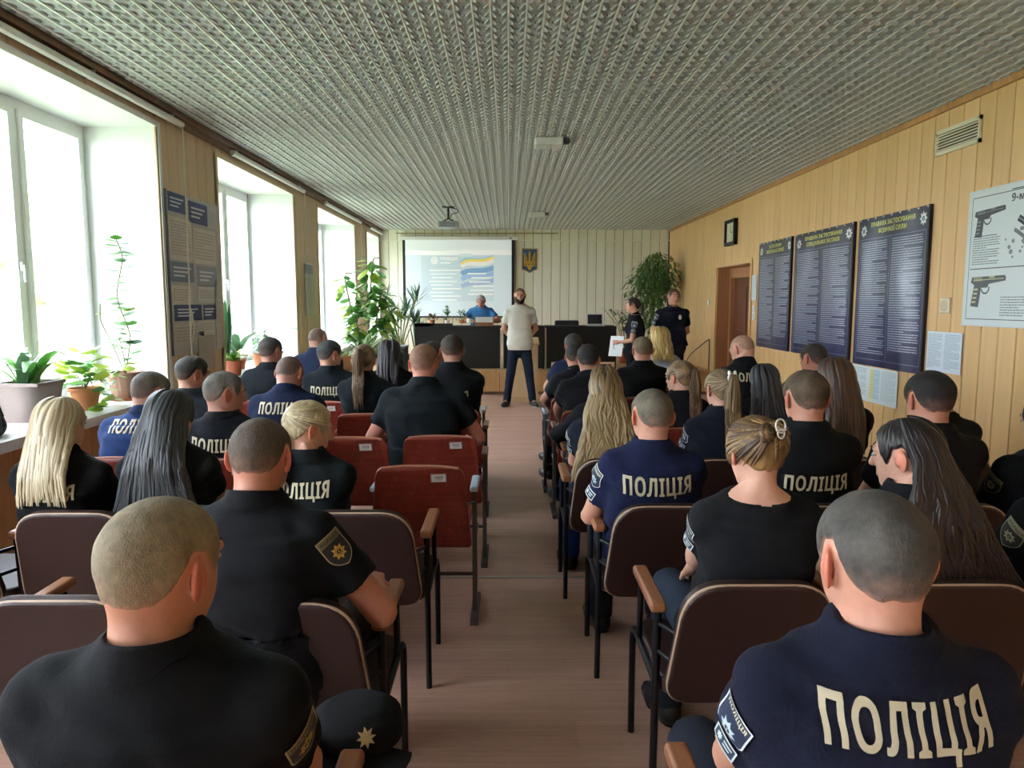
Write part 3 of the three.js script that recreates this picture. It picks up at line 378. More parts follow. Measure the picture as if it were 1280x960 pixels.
{ const t = thing('wall_calendar', 'narrow pale hanging calendar on the pier between windows', 'calendar', [XL + 0.018, 1.78, -10.55], Math.PI / 2); const tex = canvasTex(200, 360, (g, w, h) => { g.fillStyle = '#b9b8b4'; g.fillRect(0, 0, w, h); g.fillStyle = '#8f93a8'; g.fillRect(0, 0, w, 70); g.fillStyle = '#6f7386'; g.fillRect(20, 14, 60, 40); txtLines(g, 20, 100, w - 40, 20, 12, '#8a8a8c', 0.35); }); part('calendar_sheet', rbox(0.42, 0.72, 0.012, 0.003, 0, 0, 0.008), new THREE.MeshStandardMaterial({ map: tex, roughness: 0.5 }), t); part('hanger', rod([-0.2, 0.36, 0.012], [0.2, 0.36, 0.012], 0.008), white, t); }

// ---------- black bag on the near sill ----------
{ const t = thing('black_bag', 'black camera bag with front pocket on the window sill', 'bag', [-3.02, SILL, -4.1], 0.6); part('bag_body', (() => { const g = rbox(0.34, 0.27, 0.2, 0.06, 0, 0.135, 0, 4), p = g.attributes.position; for (let i = 0; i < p.count; i++) { const y = p.getY(i), k = 1 - 0.35 * sstep(0.1, 0.27, y); p.setX(i, p.getX(i) * k); p.setZ(i, p.getZ(i) * k + 0.01 * noise3(p.getX(i) * 12, y * 12, 3)); } g.computeVertexNormals(); return g; })(), black, t); part('pocket', rbox(0.25, 0.15, 0.07, 0.03, 0.02, 0.085, 0.11, 4), mat(0x17181b, 0.6), t); part('strap', tube([[-0.12, 0.2, 0], [-0.1, 0.29, 0.03], [0.0, 0.31, 0.05], [0.1, 0.27, 0.06], [0.15, 0.12, 0.09]], 0.012, 24, 6), black, t); part('zip', tube([[-0.1, 0.16, 0.12], [0.02, 0.175, 0.13], [0.13, 0.15, 0.12]], 0.004, 16, 5), greyPlastic, t); }
{ const t = thing('black_flask', 'short black flask with a grey lid beside the bag', 'flask', [-2.86, SILL, -3.86]); part('flask_body', lathe([[0, 0], [0.045, 0], [0.05, 0.01], [0.05, 0.19], [0.044, 0.2], [0, 0.2]]), black, t); part('lid', lathe([[0, 0.2], [0.046, 0.2], [0.046, 0.225], [0.04, 0.23], [0, 0.23]]), mat(0x777a7c, 0.4), t); }

// ---------- plants ----------
const leafShape = (L, W, bend, n = 5, tip = 0.9) => {   // leaf from the origin along +y, arching to +z
  const pos = [], idx = [], uv = []; for (let i = 0; i <= n; i++) { const t = i / n, w = W * 0.5 * Math.pow(Math.sin(Math.PI * Math.min(0.985, 0.06 + t * tip)), 0.8), a = bend * t, y = bend ? L * Math.sin(a) / bend : L * t, z = bend ? L * (1 - Math.cos(a)) / bend : 0; pos.push(-w, y, z + w * 0.25, 0, y, z, w, y, z + w * 0.25); uv.push(0, t, 0.5, t, 1, t); }
  for (let i = 0; i < n; i++) for (const k of [0, 1]) { const a = i * 3 + k; idx.push(a, a + 1, a + 3, a + 1, a + 4, a + 3); }
  const g = new THREE.BufferGeometry(); g.setAttribute('position', new THREE.Float32BufferAttribute(pos, 3)); g.setAttribute('uv', new THREE.Float32BufferAttribute(uv, 2)); g.setIndex(idx); g.computeVertexNormals(); return g;
};
const leafM = (c) => new THREE.MeshPhysicalMaterial({ color: c, roughness: 0.5, transmission: 0.3, thickness: 0, side: THREE.DoubleSide });
const green = leafM(0x4f8a34), lime = leafM(0xa5bd45), deep = leafM(0x2f5a30), greyGreen = leafM(0x5e8560), stemM = mat(0x6b6a3a, 0.8), soilM = mat(0x3a2a1e, 0.95), terra = mat(0xa5583a, 0.75), terra2 = mat(0xb8764a, 0.75), potBrown = mat(0x8c6a54, 0.6), planterM = mat(0x8c7c74, 0.6);
function pot(t, r, h, m, ribs) { const g = lathe([[0, 0], [r * 0.72, 0], [r * 0.95, h * 0.85], [r * 1.06, h * 0.85], [r * 1.08, h], [r * 0.95, h], [r * 0.92, h * 0.88], [0, h * 0.88]], ribs ? 36 : 22); if (ribs) { const p = g.attributes.position; for (let i = 0; i < p.count; i++) { if (p.getY(i) < h * 0.84) { const k = i % 2 ? 1 : 0.955; } const a = Math.atan2(p.getZ(i), p.getX(i)), k = p.getY(i) < h * 0.86 ? 1 + 0.03 * Math.cos(a * 18) : 1; p.setX(i, p.getX(i) * k); p.setZ(i, p.getZ(i) * k); } g.computeVertexNormals(); } part('pot', g, m, t); const s = new THREE.CircleGeometry(r * 0.93, 18); s.rotateX(-Math.PI / 2); s.translate(0, h * 0.9, 0); part('soil', s, soilM, t); }
function saucer(t, r) { part('saucer', lathe([[0, 0], [r, 0], [r * 1.1, 0.02], [r * 1.04, 0.02], [r * 0.95, 0.006], [0, 0.006]]), terra, t); }
function leaf(t, g, m, x, y, z, az, tilt, s = 1, roll = 0) { const o = part('leaf', g, m, t); o.position.set(x, y, z); o.rotation.order = 'YXZ'; o.rotation.set(tilt, az, roll); o.scale.setScalar(s); return o; }
const strap = leafShape(0.42, 0.05, 1.7, 7), strapShort = leafShape(0.22, 0.045, 1.2, 5), heart = leafShape(0.105, 0.1, 0.5, 4), small = leafShape(0.06, 0.045, 0.4, 3), big = leafShape(0.2, 0.13, 0.7, 5), sword = leafShape(0.55, 0.06, 0.12, 6), grassy = leafShape(0.45, 0.022, 1.9, 8), needle = leafShape(0.3, 0.02, 0.25, 4);
{ seed(71); const t = thing('strap_leaf_plant', 'strap leaved plant in a square grey planter on the sill', 'plant', [-3.08, SILL, -4.72]); const g = new THREE.CylinderGeometry(0.2, 0.145, 0.25, 4, 1, true); g.rotateY(Math.PI / 4); g.translate(0, 0.125, 0); const b = new THREE.CylinderGeometry(0.145, 0.145, 0.01, 4); b.rotateY(Math.PI / 4); b.translate(0, 0.005, 0); const rim = []; for (let k = 0; k < 4; k++) { const r = box(-0.15, 0.15, 0.235, 0.255, 0.128, 0.148); r.rotateY(k * Math.PI / 2); rim.push(r); } const pm = planterM.clone(); pm.side = THREE.DoubleSide; part('planter', [g, b, ...rim], pm, t); const s = box(-0.13, 0.13, 0.2, 0.215, -0.13, 0.13); part('soil', s, soilM, t);
  for (let k = 0; k < 20; k++) leaf(t, k % 3 ? strap : strapShort, k % 4 === 1 ? greyGreen : green, rr(-0.06, 0.06), 0.21, rr(-0.06, 0.06), k * 0.42 + rr(-0.3, 0.3), rr(0.05, 0.5), rr(0.95, 1.45)); }
{ const t = thing('trailing_plant', 'yellow green trailing plant in an orange pot on the sill', 'plant', [-3.0, SILL, -5.2]); pot(t, 0.1, 0.16, terra2); for (let k = 0; k < 80; k++) { const a = rr(0, 6.28), r = rr(0.02, 0.22), y = 0.2 + 0.24 * rnd() - r * 0.9 * (r > 0.11 ? 1 : 0); leaf(t, heart, k % 3 ? lime : green, r * Math.cos(a), Math.max(0.03, y), r * Math.sin(a), Math.PI / 2 - a, rr(0.6, 1.7), rr(0.7, 1.25)); } part('stem', Array.from({ length: 8 }, (_, k) => tube([[0, 0.14, 0], [0.06 * Math.cos(k), 0.26, 0.06 * Math.sin(k)], [0.15 * Math.cos(k), 0.18, 0.15 * Math.sin(k)]], 0.003, 8, 4)), stemM, t); }
{ const t = thing('climbing_plant', 'tall thin climbing plant in a ribbed brown pot on the sill', 'plant', [-3.0, SILL, -5.76]); pot(t, 0.13, 0.22, potBrown, true); saucer(t, 0.12); const st = [[0, 0.2, 0], [0.03, 0.5, -0.05], [-0.02, 0.8, 0.02], [0.02, 1.1, -0.02], [0.0, 1.24, 0.02]]; part('stem', [tube(st, 0.005, 30, 5), tube([[0, 0.2, 0], [-0.06, 0.45, 0.06], [-0.1, 0.62, 0.12], [-0.08, 0.75, 0.15]], 0.004, 16, 5), tube([[0, 0.2, 0], [0.05, 0.34, 0.1], [0.04, 0.5, 0.14]], 0.004, 12, 5)], stemM, t);
  const c = new THREE.CatmullRomCurve3(st.map((p) => V(...p))); for (let k = 0; k < 30; k++) { const p = c.getPoint(0.1 + 0.9 * k / 29); leaf(t, heart, k % 3 ? green : greyGreen, p.x, p.y, p.z, k * 2.4, rr(0.9, 1.6), rr(0.8, 1.3)); } for (let k = 0; k < 26; k++) leaf(t, heart, k % 2 ? green : lime, rr(-0.12, 0.08), rr(0.25, 0.75), rr(0, 0.16), rr(0, 6), rr(0.8, 1.7), rr(0.6, 1)); }
{ seed(72); const t = thing('snake_plant', 'snake plant with upright sword leaves in a red clay pot', 'plant', [-3.1, SILL, -8.02]); pot(t, 0.12, 0.17, terra); saucer(t, 0.11); for (let k = 0; k < 11; k++) leaf(t, sword, k % 2 ? deep : greyGreen, rr(-0.05, 0.05), 0.14, rr(-0.05, 0.05), rr(0, 6), rr(-0.05, 0.22), rr(0.75, 1.4)); }
{ const t = thing('leafy_plant', 'low bright green rosette plant in a clay pot on the sill', 'plant', [-2.87, SILL, -7.68]); pot(t, 0.1, 0.16, terra); for (let k = 0; k < 20; k++) leaf(t, strapShort, k % 3 ? green : lime, 0, 0.14, 0, k * 2.4, rr(0.2, 0.9), rr(0.8, 1.2)); }
{ const t = thing('broad_leaf_plant', 'broad drooping leaved plant in a red clay pot', 'plant', [-3.1, SILL, -8.42]); pot(t, 0.11, 0.16, terra); for (let k = 0; k < 8; k++) leaf(t, leafShape(0.5, 0.1, 1.4, 6), greyGreen, 0, 0.14, 0, k * 0.8 + 0.3, rr(0.1, 0.4), rr(0.7, 1)); }
{ const t = thing('bushy_plant', 'small bushy plant in an orange bowl pot on the sill', 'plant', [-2.92, SILL, -8.78]); pot(t, 0.13, 0.15, terra2); for (let k = 0; k < 40; k++) { const a = rr(0, 6.28), r = rr(0, 0.14); leaf(t, small, k % 3 ? greyGreen : green, r * Math.cos(a), rr(0.16, 0.42), r * Math.sin(a), a, rr(0.3, 1.5), rr(0.9, 1.6)); } part('stem', Array.from({ length: 6 }, (_, k) => rod([0, 0.13, 0], [0.1 * Math.cos(k), 0.38, 0.1 * Math.sin(k)], 0.004, 4)), stemM, t); }
{ const t = thing('split_leaf_plant', 'young split leaf plant with one large round leaf', 'plant', [-2.93, SILL, -9.25]); pot(t, 0.1, 0.15, terra); for (const [x, y, z, a, s] of [[0.1, 0.42, -0.1, 1.4, 1.1], [-0.05, 0.33, 0.05, 4, 0.8], [0.05, 0.28, 0.1, 0.5, 0.7], [0.02, 0.36, -0.02, 5.2, 0.7]]) { leaf(t, big, green, x, y, z, a, 1.2, s); part('stem', tube([[0, 0.13, 0], [x * 0.5, y * 0.7, z * 0.5], [x, y, z]], 0.004, 8, 4), stemM, t); } }
// the floor group in the left corner
{ seed(73); const t = thing('tall_leafy_shrub', 'tall potted shrub with drooping light green leaf clusters', 'plant', [-2.3, 0, -11.9]); pot(t, 0.2, 0.34, potBrown); const tips = []; for (const [x, z, h] of [[-0.28, 0.15, 2.0], [0.12, -0.1, 2.25], [0.3, 0.2, 1.75], [-0.1, 0.3, 1.5], [0.4, -0.1, 1.45]]) { part('stem', tube([[0, 0.3, 0], [x * 0.4, h * 0.5, z * 0.4], [x, h, z], [x + 0.12, h + 0.06, z]], 0.012, 20, 6), stemM, t); tips.push([x, h, z]); }
  for (const [x, h, z] of tips) for (let k = 0; k < 44; k++) { const q = Math.pow(rnd(), 0.7), a = rr(0, 6.28), y = h - (1 - q) * 0.75 + rr(-0.05, 0.08); leaf(t, big, k % 4 ? green : lime, x * (0.4 + 0.6 * q) + 0.1 * Math.cos(a), y, z * (0.4 + 0.6 * q) + 0.1 * Math.sin(a), Math.PI / 2 - a, rr(1.2, 2.3), rr(0.7, 1.3)); } }
{ const t = thing('spider_plant', 'large spider plant with arching narrow pale leaves on a stand', 'plant', [-2.1, 0, -10.75]); part('stand', [rod([0, 0, 0], [0, 0.55, 0], 0.03), lathe([[0, 0.55], [0.16, 0.55], [0.16, 0.575], [0, 0.575]]), lathe([[0, 0], [0.17, 0], [0.17, 0.03], [0, 0.03]])], black, t); const P = new THREE.Group(); pot(t, 0.15, 0.2, white); t.children.slice(-2).forEach((o) => { o.position.y = 0.575; }); for (let k = 0; k < 110; k++) leaf(t, grassy, k % 3 ? leafM2() : green, rr(-0.06, 0.06), 0.74, rr(-0.06, 0.06), rr(0, 6.28), rr(-0.1, 0.7), rr(1.1, 1.9)); }
function leafM2() { return leafM2.m ??= leafM(0x9dbb82); }
{ const t = thing('branching_dracaena', 'branching plant with spiky narrow leaf tufts beside the screen', 'plant', [-1.92, SH, -13.2]); pot(t, 0.17, 0.26, terra); const tips = []; for (let k = 0; k < 9; k++) { const a = k * 0.7, r = rr(0.1, 0.38), h = rr(0.75, 1.3); const p = [r * Math.cos(a), h, r * Math.sin(a)]; tips.push(p); part('stem', tube([[0, 0.24, 0], [p[0] * 0.3, h * 0.55, p[2] * 0.3], p], 0.012, 14, 6), stemM, t); } for (const [x, y, z] of tips) for (let k = 0; k < 22; k++) leaf(t, needle, k % 3 ? deep : greyGreen, x, y - rr(0, 0.12), z, rr(0, 6.28), rr(0.05, 1.3), rr(0.8, 1.25)); }
{ const t = thing('floor_fern', 'low dense fern like plant at the foot of the corner plants', 'plant', [-1.75, 0, -11.0]); pot(t, 0.17, 0.28, terra); for (let k = 0; k < 60; k++) leaf(t, k % 2 ? strapShort : grassy, k % 3 ? green : greyGreen, rr(-0.1, 0.1), 0.28, rr(-0.1, 0.1), rr(0, 6.28), rr(0.1, 0.9), rr(0.8, 1.3)); }
{ const t = thing('snake_plant', 'dark snake plant standing beside the projection screen edge', 'plant', [-1.7, SH, -13.9]); pot(t, 0.13, 0.2, terra); for (let k = 0; k < 10; k++) leaf(t, sword, deep, rr(-0.05, 0.05), 0.18, rr(-0.05, 0.05), rr(0, 6), rr(0, 0.2), rr(0.9, 1.6)); }
// desk plants
for (const [x, h, w] of [[-1.08, 0.24, 'taller pointed'], [-0.82, 0.17, 'small round'], [-1.34, 0.1, 'low reddish']]) { seed(80 + h * 100); const t = thing('desk_plant', w + ' pot plant on the black desk ledge', 'plant', [x, SH + 0.811, -13.06]); pot(t, 0.05, 0.06, h > 0.2 ? white : terra2); for (let k = 0; k < 34; k++) { const y = 0.05 + h * rnd(), r = (1 - y / (h + 0.1)) * 0.09; const a = rr(0, 6.28); leaf(t, small, h < 0.14 ? stemM2() : k % 3 ? greyGreen : deep, r * Math.cos(a), y, r * Math.sin(a), Math.PI / 2 - a, rr(0.3, 1.4), rr(0.7, 1.1)); } }
function stemM2() { return stemM2.m ??= leafM(0x7a6a4a); }
// right corner
{ seed(91); const t = thing('weeping_fig', 'tall weeping fig with a dense rounded crown in the corner', 'plant', [2.95, SH, -15.2]); pot(t, 0.22, 0.34, terra); part('trunk', [tube([[0, 0.3, 0], [0.03, 0.9, 0.02], [0, 1.5, 0], [0.05, 1.9, 0]], 0.022, 16, 7), tube([[0, 1.2, 0], [0.2, 1.6, 0.1], [0.35, 1.9, 0.1]], 0.011, 10, 5), tube([[0, 1.1, 0], [-0.2, 1.5, 0.1], [-0.35, 1.75, 0.1]], 0.011, 10, 5)], stemM, t);
  const crown = (n, m, cx, cy, cz, sx, sy, sz) => { const im = new THREE.InstancedMesh(leafShape(0.12, 0.05, 0.5, 3), m, n), d = new THREE.Object3D(); d.rotation.order = 'YXZ'; for (let i = 0; i < n; i++) { const a = rr(0, 6.28), c = rr(-1, 1), r = Math.pow(rnd(), 0.4), s = Math.sqrt(1 - c * c); d.position.set(cx + sx * r * s * Math.cos(a), cy + sy * r * c, cz + sz * r * s * Math.sin(a)); d.rotation.set(rr(1.4, 2.8), Math.PI / 2 - a + rr(-0.5, 0.5), 0); d.scale.setScalar(rr(0.7, 1.2)); d.updateMatrix(); im.setMatrixAt(i, d.matrix); } im.name = 'foliage'; im.userData.kind = 'stuff'; im.castShadow = true; t.add(im); };
  const figA = leafM(0x6f8f48), figB = leafM(0x4d7a3a); for (const [n, x, y, sx, sy, sz] of [[420, 0.12, 1.72, 0.48, 0.5, 0.4], [220, -0.1, 1.5, 0.5, 0.5, 0.4], [130, 0.02, 0.95, 0.3, 0.5, 0.3]]) for (const m of [figA, figB]) crown(n, m, x, y, 0, sx, sy, sz); }
{ seed(92); const t = thing('arching_shrub', 'low arching shrub behind the standing policewoman', 'plant', [2.3, SH, -14.4]); pot(t, 0.16, 0.28, terra); for (let k = 0; k < 9; k++) { const a = k * 0.75, r = rr(0.25, 0.5), h = rr(0.9, 1.25); part('stem', tube([[0, 0.26, 0], [r * 0.4 * Math.cos(a), h * 0.7, r * 0.4 * Math.sin(a)], [r * Math.cos(a), h, r * Math.sin(a)]], 0.006, 10, 5), stemM, t); for (let q = 0; q < 14; q++) { const f = 0.35 + 0.65 * q / 13; leaf(t, leafShape.l ??= leafShape(0.15, 0.045, 0.6, 4), q % 3 ? deep : green, r * f * Math.cos(a) * f + 0.02, 0.26 + (h - 0.26) * Math.sin(f * 1.57), r * f * f * Math.sin(a), a + rr(0, 6.28), rr(0.8, 1.9), rr(0.7, 1.1)); } } }

// ---------- chairs ----------
const brownUph = new THREE.MeshStandardMaterial({ color: 0x2f1a15, roughness: 0.5, bumpMap: noiseTex(256, 256, (u, v) => { const n = 128 + 50 * tn(u, v, 60, 60, 1) + 60 * tn(u, v, 120, 120, 2); return [n, n, n]; }, false, [4, 4]), bumpScale: 0.0006 }), piping = mat(0xb39a80, 0.45), tubeBlack = mat(0x15161a, 0.38, { metalness: 0.3 }), armWood = new THREE.MeshStandardMaterial({ map: grain(150, 98, 66, 14, 181), roughness: 0.35 });
function shapeRounded(wT, wB, h, rT, rB) { const s = new THREE.Shape(); s.moveTo(-wB + rB, 0); s.lineTo(wB - rB, 0); s.quadraticCurveTo(wB, 0, wB + 0.002, rB); s.lineTo(wT + 0.004, h - rT * 1.25); s.quadraticCurveTo(wT, h, wT - rT, h); s.lineTo(-wT + rT, h); s.quadraticCurveTo(-wT, h, -wT - 0.004, h - rT * 1.25); s.lineTo(-wB - 0.002, rB); s.quadraticCurveTo(-wB, 0, -wB + rB, 0); return s; }
// origin: floor below the top edge of the back; the seat lies towards -z
const padGeo = (() => { const g = new THREE.ExtrudeGeometry(shapeRounded(0.205, 0.225, 0.395, 0.11, 0.06), { depth: 0.022, bevelEnabled: true, bevelSize: 0.012, bevelThickness: 0.012, bevelSegments: 3, curveSegments: 8 }); g.translate(0, 0, -0.011); return g; })();
const pipeGeo = (() => { const s = shapeRounded(0.214, 0.234, 0.41, 0.115, 0.065), pts = s.getPoints(10).map((p) => V(p.x, p.y - 0.007, 0.012)); pts.pop(); return new THREE.TubeGeometry(new THREE.CatmullRomCurve3(pts, true), 90, 0.0055, 6, true); })();
const bendBack = (g, k = 0.16) => { const h = g.clone(), p = h.attributes.position; for (let i = 0; i < p.count; i++) { const x = p.getX(i); p.setZ(i, p.getZ(i) - 0.004); } h.rotateX(0.25); h.translate(0, 0.418, -0.098); return h; };
const backPad = bendBack(padGeo), backPipe = bendBack(pipeGeo);
const seatPad = (() => { const g = new THREE.ExtrudeGeometry(shapeRounded(0.225, 0.225, 0.42, 0.05, 0.05), { depth: 0.03, bevelEnabled: true, bevelSize: 0.014, bevelThickness: 0.014, bevelSegments: 3, curveSegments: 8 }); g.rotateX(-Math.PI / 2); g.translate(0, 0.405, -0.16); return g; })();
function darkChair(name) {
  const t = new THREE.Group(); t.name = name; part('backrest', backPad, brownUph, t); part('piping', backPipe, piping, t, 'pale edge piping'); part('seat', seatPad, brownUph, t);
  for (const s of [-1, 1]) {
    const x = s * 0.25; part('rear_leg', rod([x, 0, -0.2], [x, 0.655, -0.17], 0.0125, 10), tubeBlack, t); part('front_leg', tube([[x, 0, -0.6], [x, 0.34, -0.6], [x, 0.405, -0.585], [x, 0.425, -0.52], [x, 0.42, -0.19]], 0.0125, 30, 8), tubeBlack, t);
    const a = rbox(0.05, 0.034, 0.34, 0.012, x, 0.672, -0.32, 3); part('armrest', a, armWood, t, 'brown wooden armrest'); for (const b of [rod([x, 0.62, -0.175], [s * 0.2, 0.62, -0.06], 0.008, 6), rod([x, 0.53, -0.18], [s * 0.215, 0.53, -0.08], 0.008, 6), rod([x, 0.66, -0.45], [x, 0.42, -0.47], 0.011, 8)]) part('bracket', b, tubeBlack, t);
  }
  part('crossbar', [rod([-0.25, 0.4, -0.25], [0.25, 0.4, -0.25], 0.011, 8), rod([-0.25, 0.4, -0.5], [0.25, 0.4, -0.5], 0.011, 8)], tubeBlack, t); return t;
}
const redPly = new THREE.MeshStandardMaterial({ map: noiseTex(256, 256, (u, v) => { const k = 9 * tn(u, v, 4, 40, 3) + 7 * tn(u, v, 9, 9, 4) + (tn(u, v, 40, 12, 6) > 0.72 ? 16 : 0); return [clamp(126 + k, 0, 255), clamp(48 + k * 0.8, 0, 255), clamp(34 + k * 0.7, 0, 255)]; }, true, [2, 2]), roughness: 0.42 }), redEdge = mat(0xa8705a, 0.5), steelGrey = mat(0x5a5856, 0.5, { metalness: 0.4 }), armBlue = mat(0xa9bccb, 0.35);
const ply = (wT, wB, h, th) => { const g = new THREE.ExtrudeGeometry(shapeRounded(wT, wB, h, 0.035, 0.02), { depth: th, bevelEnabled: true, bevelSize: 0.004, bevelThickness: 0.004, bevelSegments: 2, curveSegments: 6 }); return uvm(g); };
const plyBack = (() => { const g = ply(0.205, 0.235, 0.42, 0.014), p = g.attributes.position; for (let i = 0; i < p.count; i++) { const x = p.getX(i), y = p.getY(i); p.setZ(i, p.getZ(i) + x * x * 0.6 - 0.02); } g.rotateX(0.24); g.translate(0, 0.41, -0.085); g.computeVertexNormals(); return g; })();
const plyTop = (() => { const g = tube([[-0.185, 0.816, 0.026], [-0.1, 0.822, 0.011], [0, 0.823, 0.005], [0.1, 0.822, 0.011], [0.185, 0.816, 0.026]], 0.0085, 16, 6); return g; })();
const plySeat = (() => { const g = ply(0.215, 0.21, 0.4, 0.016); g.rotateX(-Math.PI / 2 + 0.06); g.translate(0, 0.43, -0.14); return g; })();
const labelTexs = ['1418', '1423', '1420', '1402'].map((s) => canvasTex(128, 80, (g) => { g.fillStyle = '#e4e2dc'; g.fillRect(0, 0, 128, 80); g.strokeStyle = '#8d8a84'; g.lineWidth = 3; g.strokeRect(6, 6, 116, 68); g.fillStyle = '#4a4845'; g.font = 'bold 34px sans-serif'; g.textAlign = 'center'; g.fillText(s, 64, 46); g.fillRect(30, 56, 68, 4); }));
const labelMats = labelTexs.map((t) => new THREE.MeshStandardMaterial({ map: t, roughness: 0.6 }));
const tagGeo = (() => { const g = plane(0.072, 0.043); g.rotateX(0.26); g.rotateZ(0.03); return g; })();
function redChair(name, k) {
  const t = new THREE.Group(); t.name = name; part('backrest', plyBack, redPly, t); part('top_edge', plyTop, redEdge, t, 'worn pale top edge'); part('seat', plySeat, redPly, t); const l = part('number_tag', tagGeo, labelMats[k % 4], t, 'white number tag'); l.position.set(0.09, 0.772, 0.03); l.rotation.x = -0.52; l.rotation.x = 0;
  for (const s of [-1, 1]) { const x = s * 0.25; part('side_frame', [box(x - 0.012, x + 0.012, 0.03, 0.66, -0.205, -0.175), box(x - 0.02, x + 0.02, 0, 0.03, -0.42, -0.06), rod([x, 0.42, -0.19], [x, 0.41, -0.42], 0.012, 8), rod([x, 0.6, -0.19], [s * 0.215, 0.62, -0.06], 0.007, 6)], steelGrey, t); part('armrest', rbox(0.042, 0.028, 0.26, 0.01, x, 0.672, -0.27, 3), k === 2 ? armBlue : armWood, t); }
  part('crossbar', rod([-0.255, 0.22, -0.19], [0.255, 0.22, -0.19], 0.01, 8), steelGrey, t); return t;
}
const darkProto = darkChair('proto'), redProtos = [0, 1, 2, 3].map((k) => redChair('proto', k));
function placeChair(kind, x, D, label, turn = 0) { const t = (kind === 'dark' ? darkProto : redProtos[kind]).clone(); t.name = numbered(kind === 'dark' ? 'padded_armchair' : 'plywood_seat'); t.position.set(x, 0, -D); t.rotation.y = turn; scene.add(t); return tag(t, label, 'chair', kind === 'dark' ? 'brown padded chairs with armrests' : 'red plywood seats'); }

// ---------- implicit surfaces ----------
const smin = (a, b, k) => { const h = k - Math.abs(a - b); return h > 0 ? Math.min(a, b) - h * h / (4 * k) : Math.min(a, b); };
function surface(f, lo, hi, h, color, uvf) {
  const nx = Math.ceil((hi[0] - lo[0]) / h) + 2, ny = Math.ceil((hi[1] - lo[1]) / h) + 2, nz = Math.ceil((hi[2] - lo[2]) / h) + 2, x0 = lo[0] - h / 2, y0 = lo[1] - h / 2, z0 = lo[2] - h / 2, vals = new Float32Array(nx * ny * nz), B = 6, R = B * h * 0.5 * 1.733 * 1.4;
  for (let bz = 0; bz < nz; bz += B) for (let by = 0; by < ny; by += B) for (let bx = 0; bx < nx; bx += B) {
    const c = f(x0 + (bx + (B - 1) / 2) * h, y0 + (by + (B - 1) / 2) * h, z0 + (bz + (B - 1) / 2) * h), ez = Math.min(bz + B, nz), ey = Math.min(by + B, ny), ex = Math.min(bx + B, nx), skip = Math.abs(c) > R;
    for (let k = bz; k < ez; k++) for (let j = by; j < ey; j++) { let q = (k * ny + j) * nx + bx; for (let i = bx; i < ex; i++, q++) vals[q] = skip ? c : f(x0 + i * h, y0 + j * h, z0 + k * h); }
  }
  for (let k = 0; k < nz; k++) for (let j = 0; j < ny; j++) for (let i = 0; i < nx; i++) if (!i || !j || !k || i === nx - 1 || j === ny - 1 || k === nz - 1) { const q = (k * ny + j) * nx + i; if (vals[q] < 1e-4) vals[q] = 1e-4; }
  const vid = new Int32Array(nx * ny * nz).fill(-1), pos = [], idx = [], sx = 1, sy = nx, sz = nx * ny, off = [0, sx, sy, sx + sy, sz, sx + sz, sy + sz, sx + sy + sz];
  const E = [[0, 1], [2, 3], [4, 5], [6, 7], [0, 2], [1, 3], [4, 6], [5, 7], [0, 4], [1, 5], [2, 6], [3, 7]];
  for (let k = 0; k < nz - 1; k++) for (let j = 0; j < ny - 1; j++) for (let i = 0; i < nx - 1; i++) {
    const q = (k * ny + j) * nx + i; let m = 0; for (let c = 0; c < 8; c++) if (vals[q + off[c]] < 0) m |= 1 << c; if (m === 0 || m === 255) continue;
    let X = 0, Y = 0, Z = 0, n = 0; for (const [a, b] of E) { const va = vals[q + off[a]], vb = vals[q + off[b]]; if ((va < 0) === (vb < 0)) continue; const t = va / (va - vb); X += (a & 1) + t * ((b & 1) - (a & 1)); Y += (a >> 1 & 1) + t * ((b >> 1 & 1) - (a >> 1 & 1)); Z += (a >> 2) + t * ((b >> 2) - (a >> 2)); n++; }
    vid[q] = pos.length / 3; pos.push(x0 + (i + X / n) * h, y0 + (j + Y / n) * h, z0 + (k + Z / n) * h);
  }
  for (let k = 1; k < nz - 1; k++) for (let j = 1; j < ny - 1; j++) for (let i = 1; i < nx - 1; i++) {
    const q = (k * ny + j) * nx + i, v = vals[q] < 0;
    for (const [d, a, b] of [[sx, sy, sz], [sy, sz, sx], [sz, sx, sy]]) { if (v === (vals[q + d] < 0)) continue; const A = vid[q], Bv = vid[q - a], C = vid[q - a - b], D = vid[q - b]; if (A < 0 || Bv < 0 || C < 0 || D < 0) continue; if (v) idx.push(A, Bv, C, A, C, D); else idx.push(A, C, Bv, A, D, C); }
  }
  const N = pos.length / 3, nor = new Float32Array(N * 3), e = h * 0.5, col = color && new Float32Array(N * 3), uv = new Float32Array(N * 2);
  for (let i = 0; i < N; i++) {
    let x = pos[i * 3], y = pos[i * 3 + 1], z = pos[i * 3 + 2]; let gx = f(x + e, y, z) - f(x - e, y, z), gy = f(x, y + e, z) - f(x, y - e, z), gz = f(x, y, z + e) - f(x, y, z - e); const l = Math.hypot(gx, gy, gz) || 1; nor[i * 3] = gx / l; nor[i * 3 + 1] = gy / l; nor[i * 3 + 2] = gz / l;
    if (color) { const c = color(x, y, z); col[i * 3] = c[0]; col[i * 3 + 1] = c[1]; col[i * 3 + 2] = c[2]; }
    if (uvf) { const c = uvf(x, y, z); uv[i * 2] = c[0]; uv[i * 2 + 1] = c[1]; } else { uv[i * 2] = x + z * 0.7; uv[i * 2 + 1] = y + z * 0.3; }
  }
  const g = new THREE.BufferGeometry(); g.setAttribute('position', new THREE.Float32BufferAttribute(pos, 3)); g.setAttribute('normal', new THREE.BufferAttribute(nor, 3)); g.setAttribute('uv', new THREE.BufferAttribute(uv, 2)); if (col) g.setAttribute('color', new THREE.BufferAttribute(col, 3)); g.setIndex(idx); return g;
}
function mergeIndexed(list) { return mergeGeometries(list); }
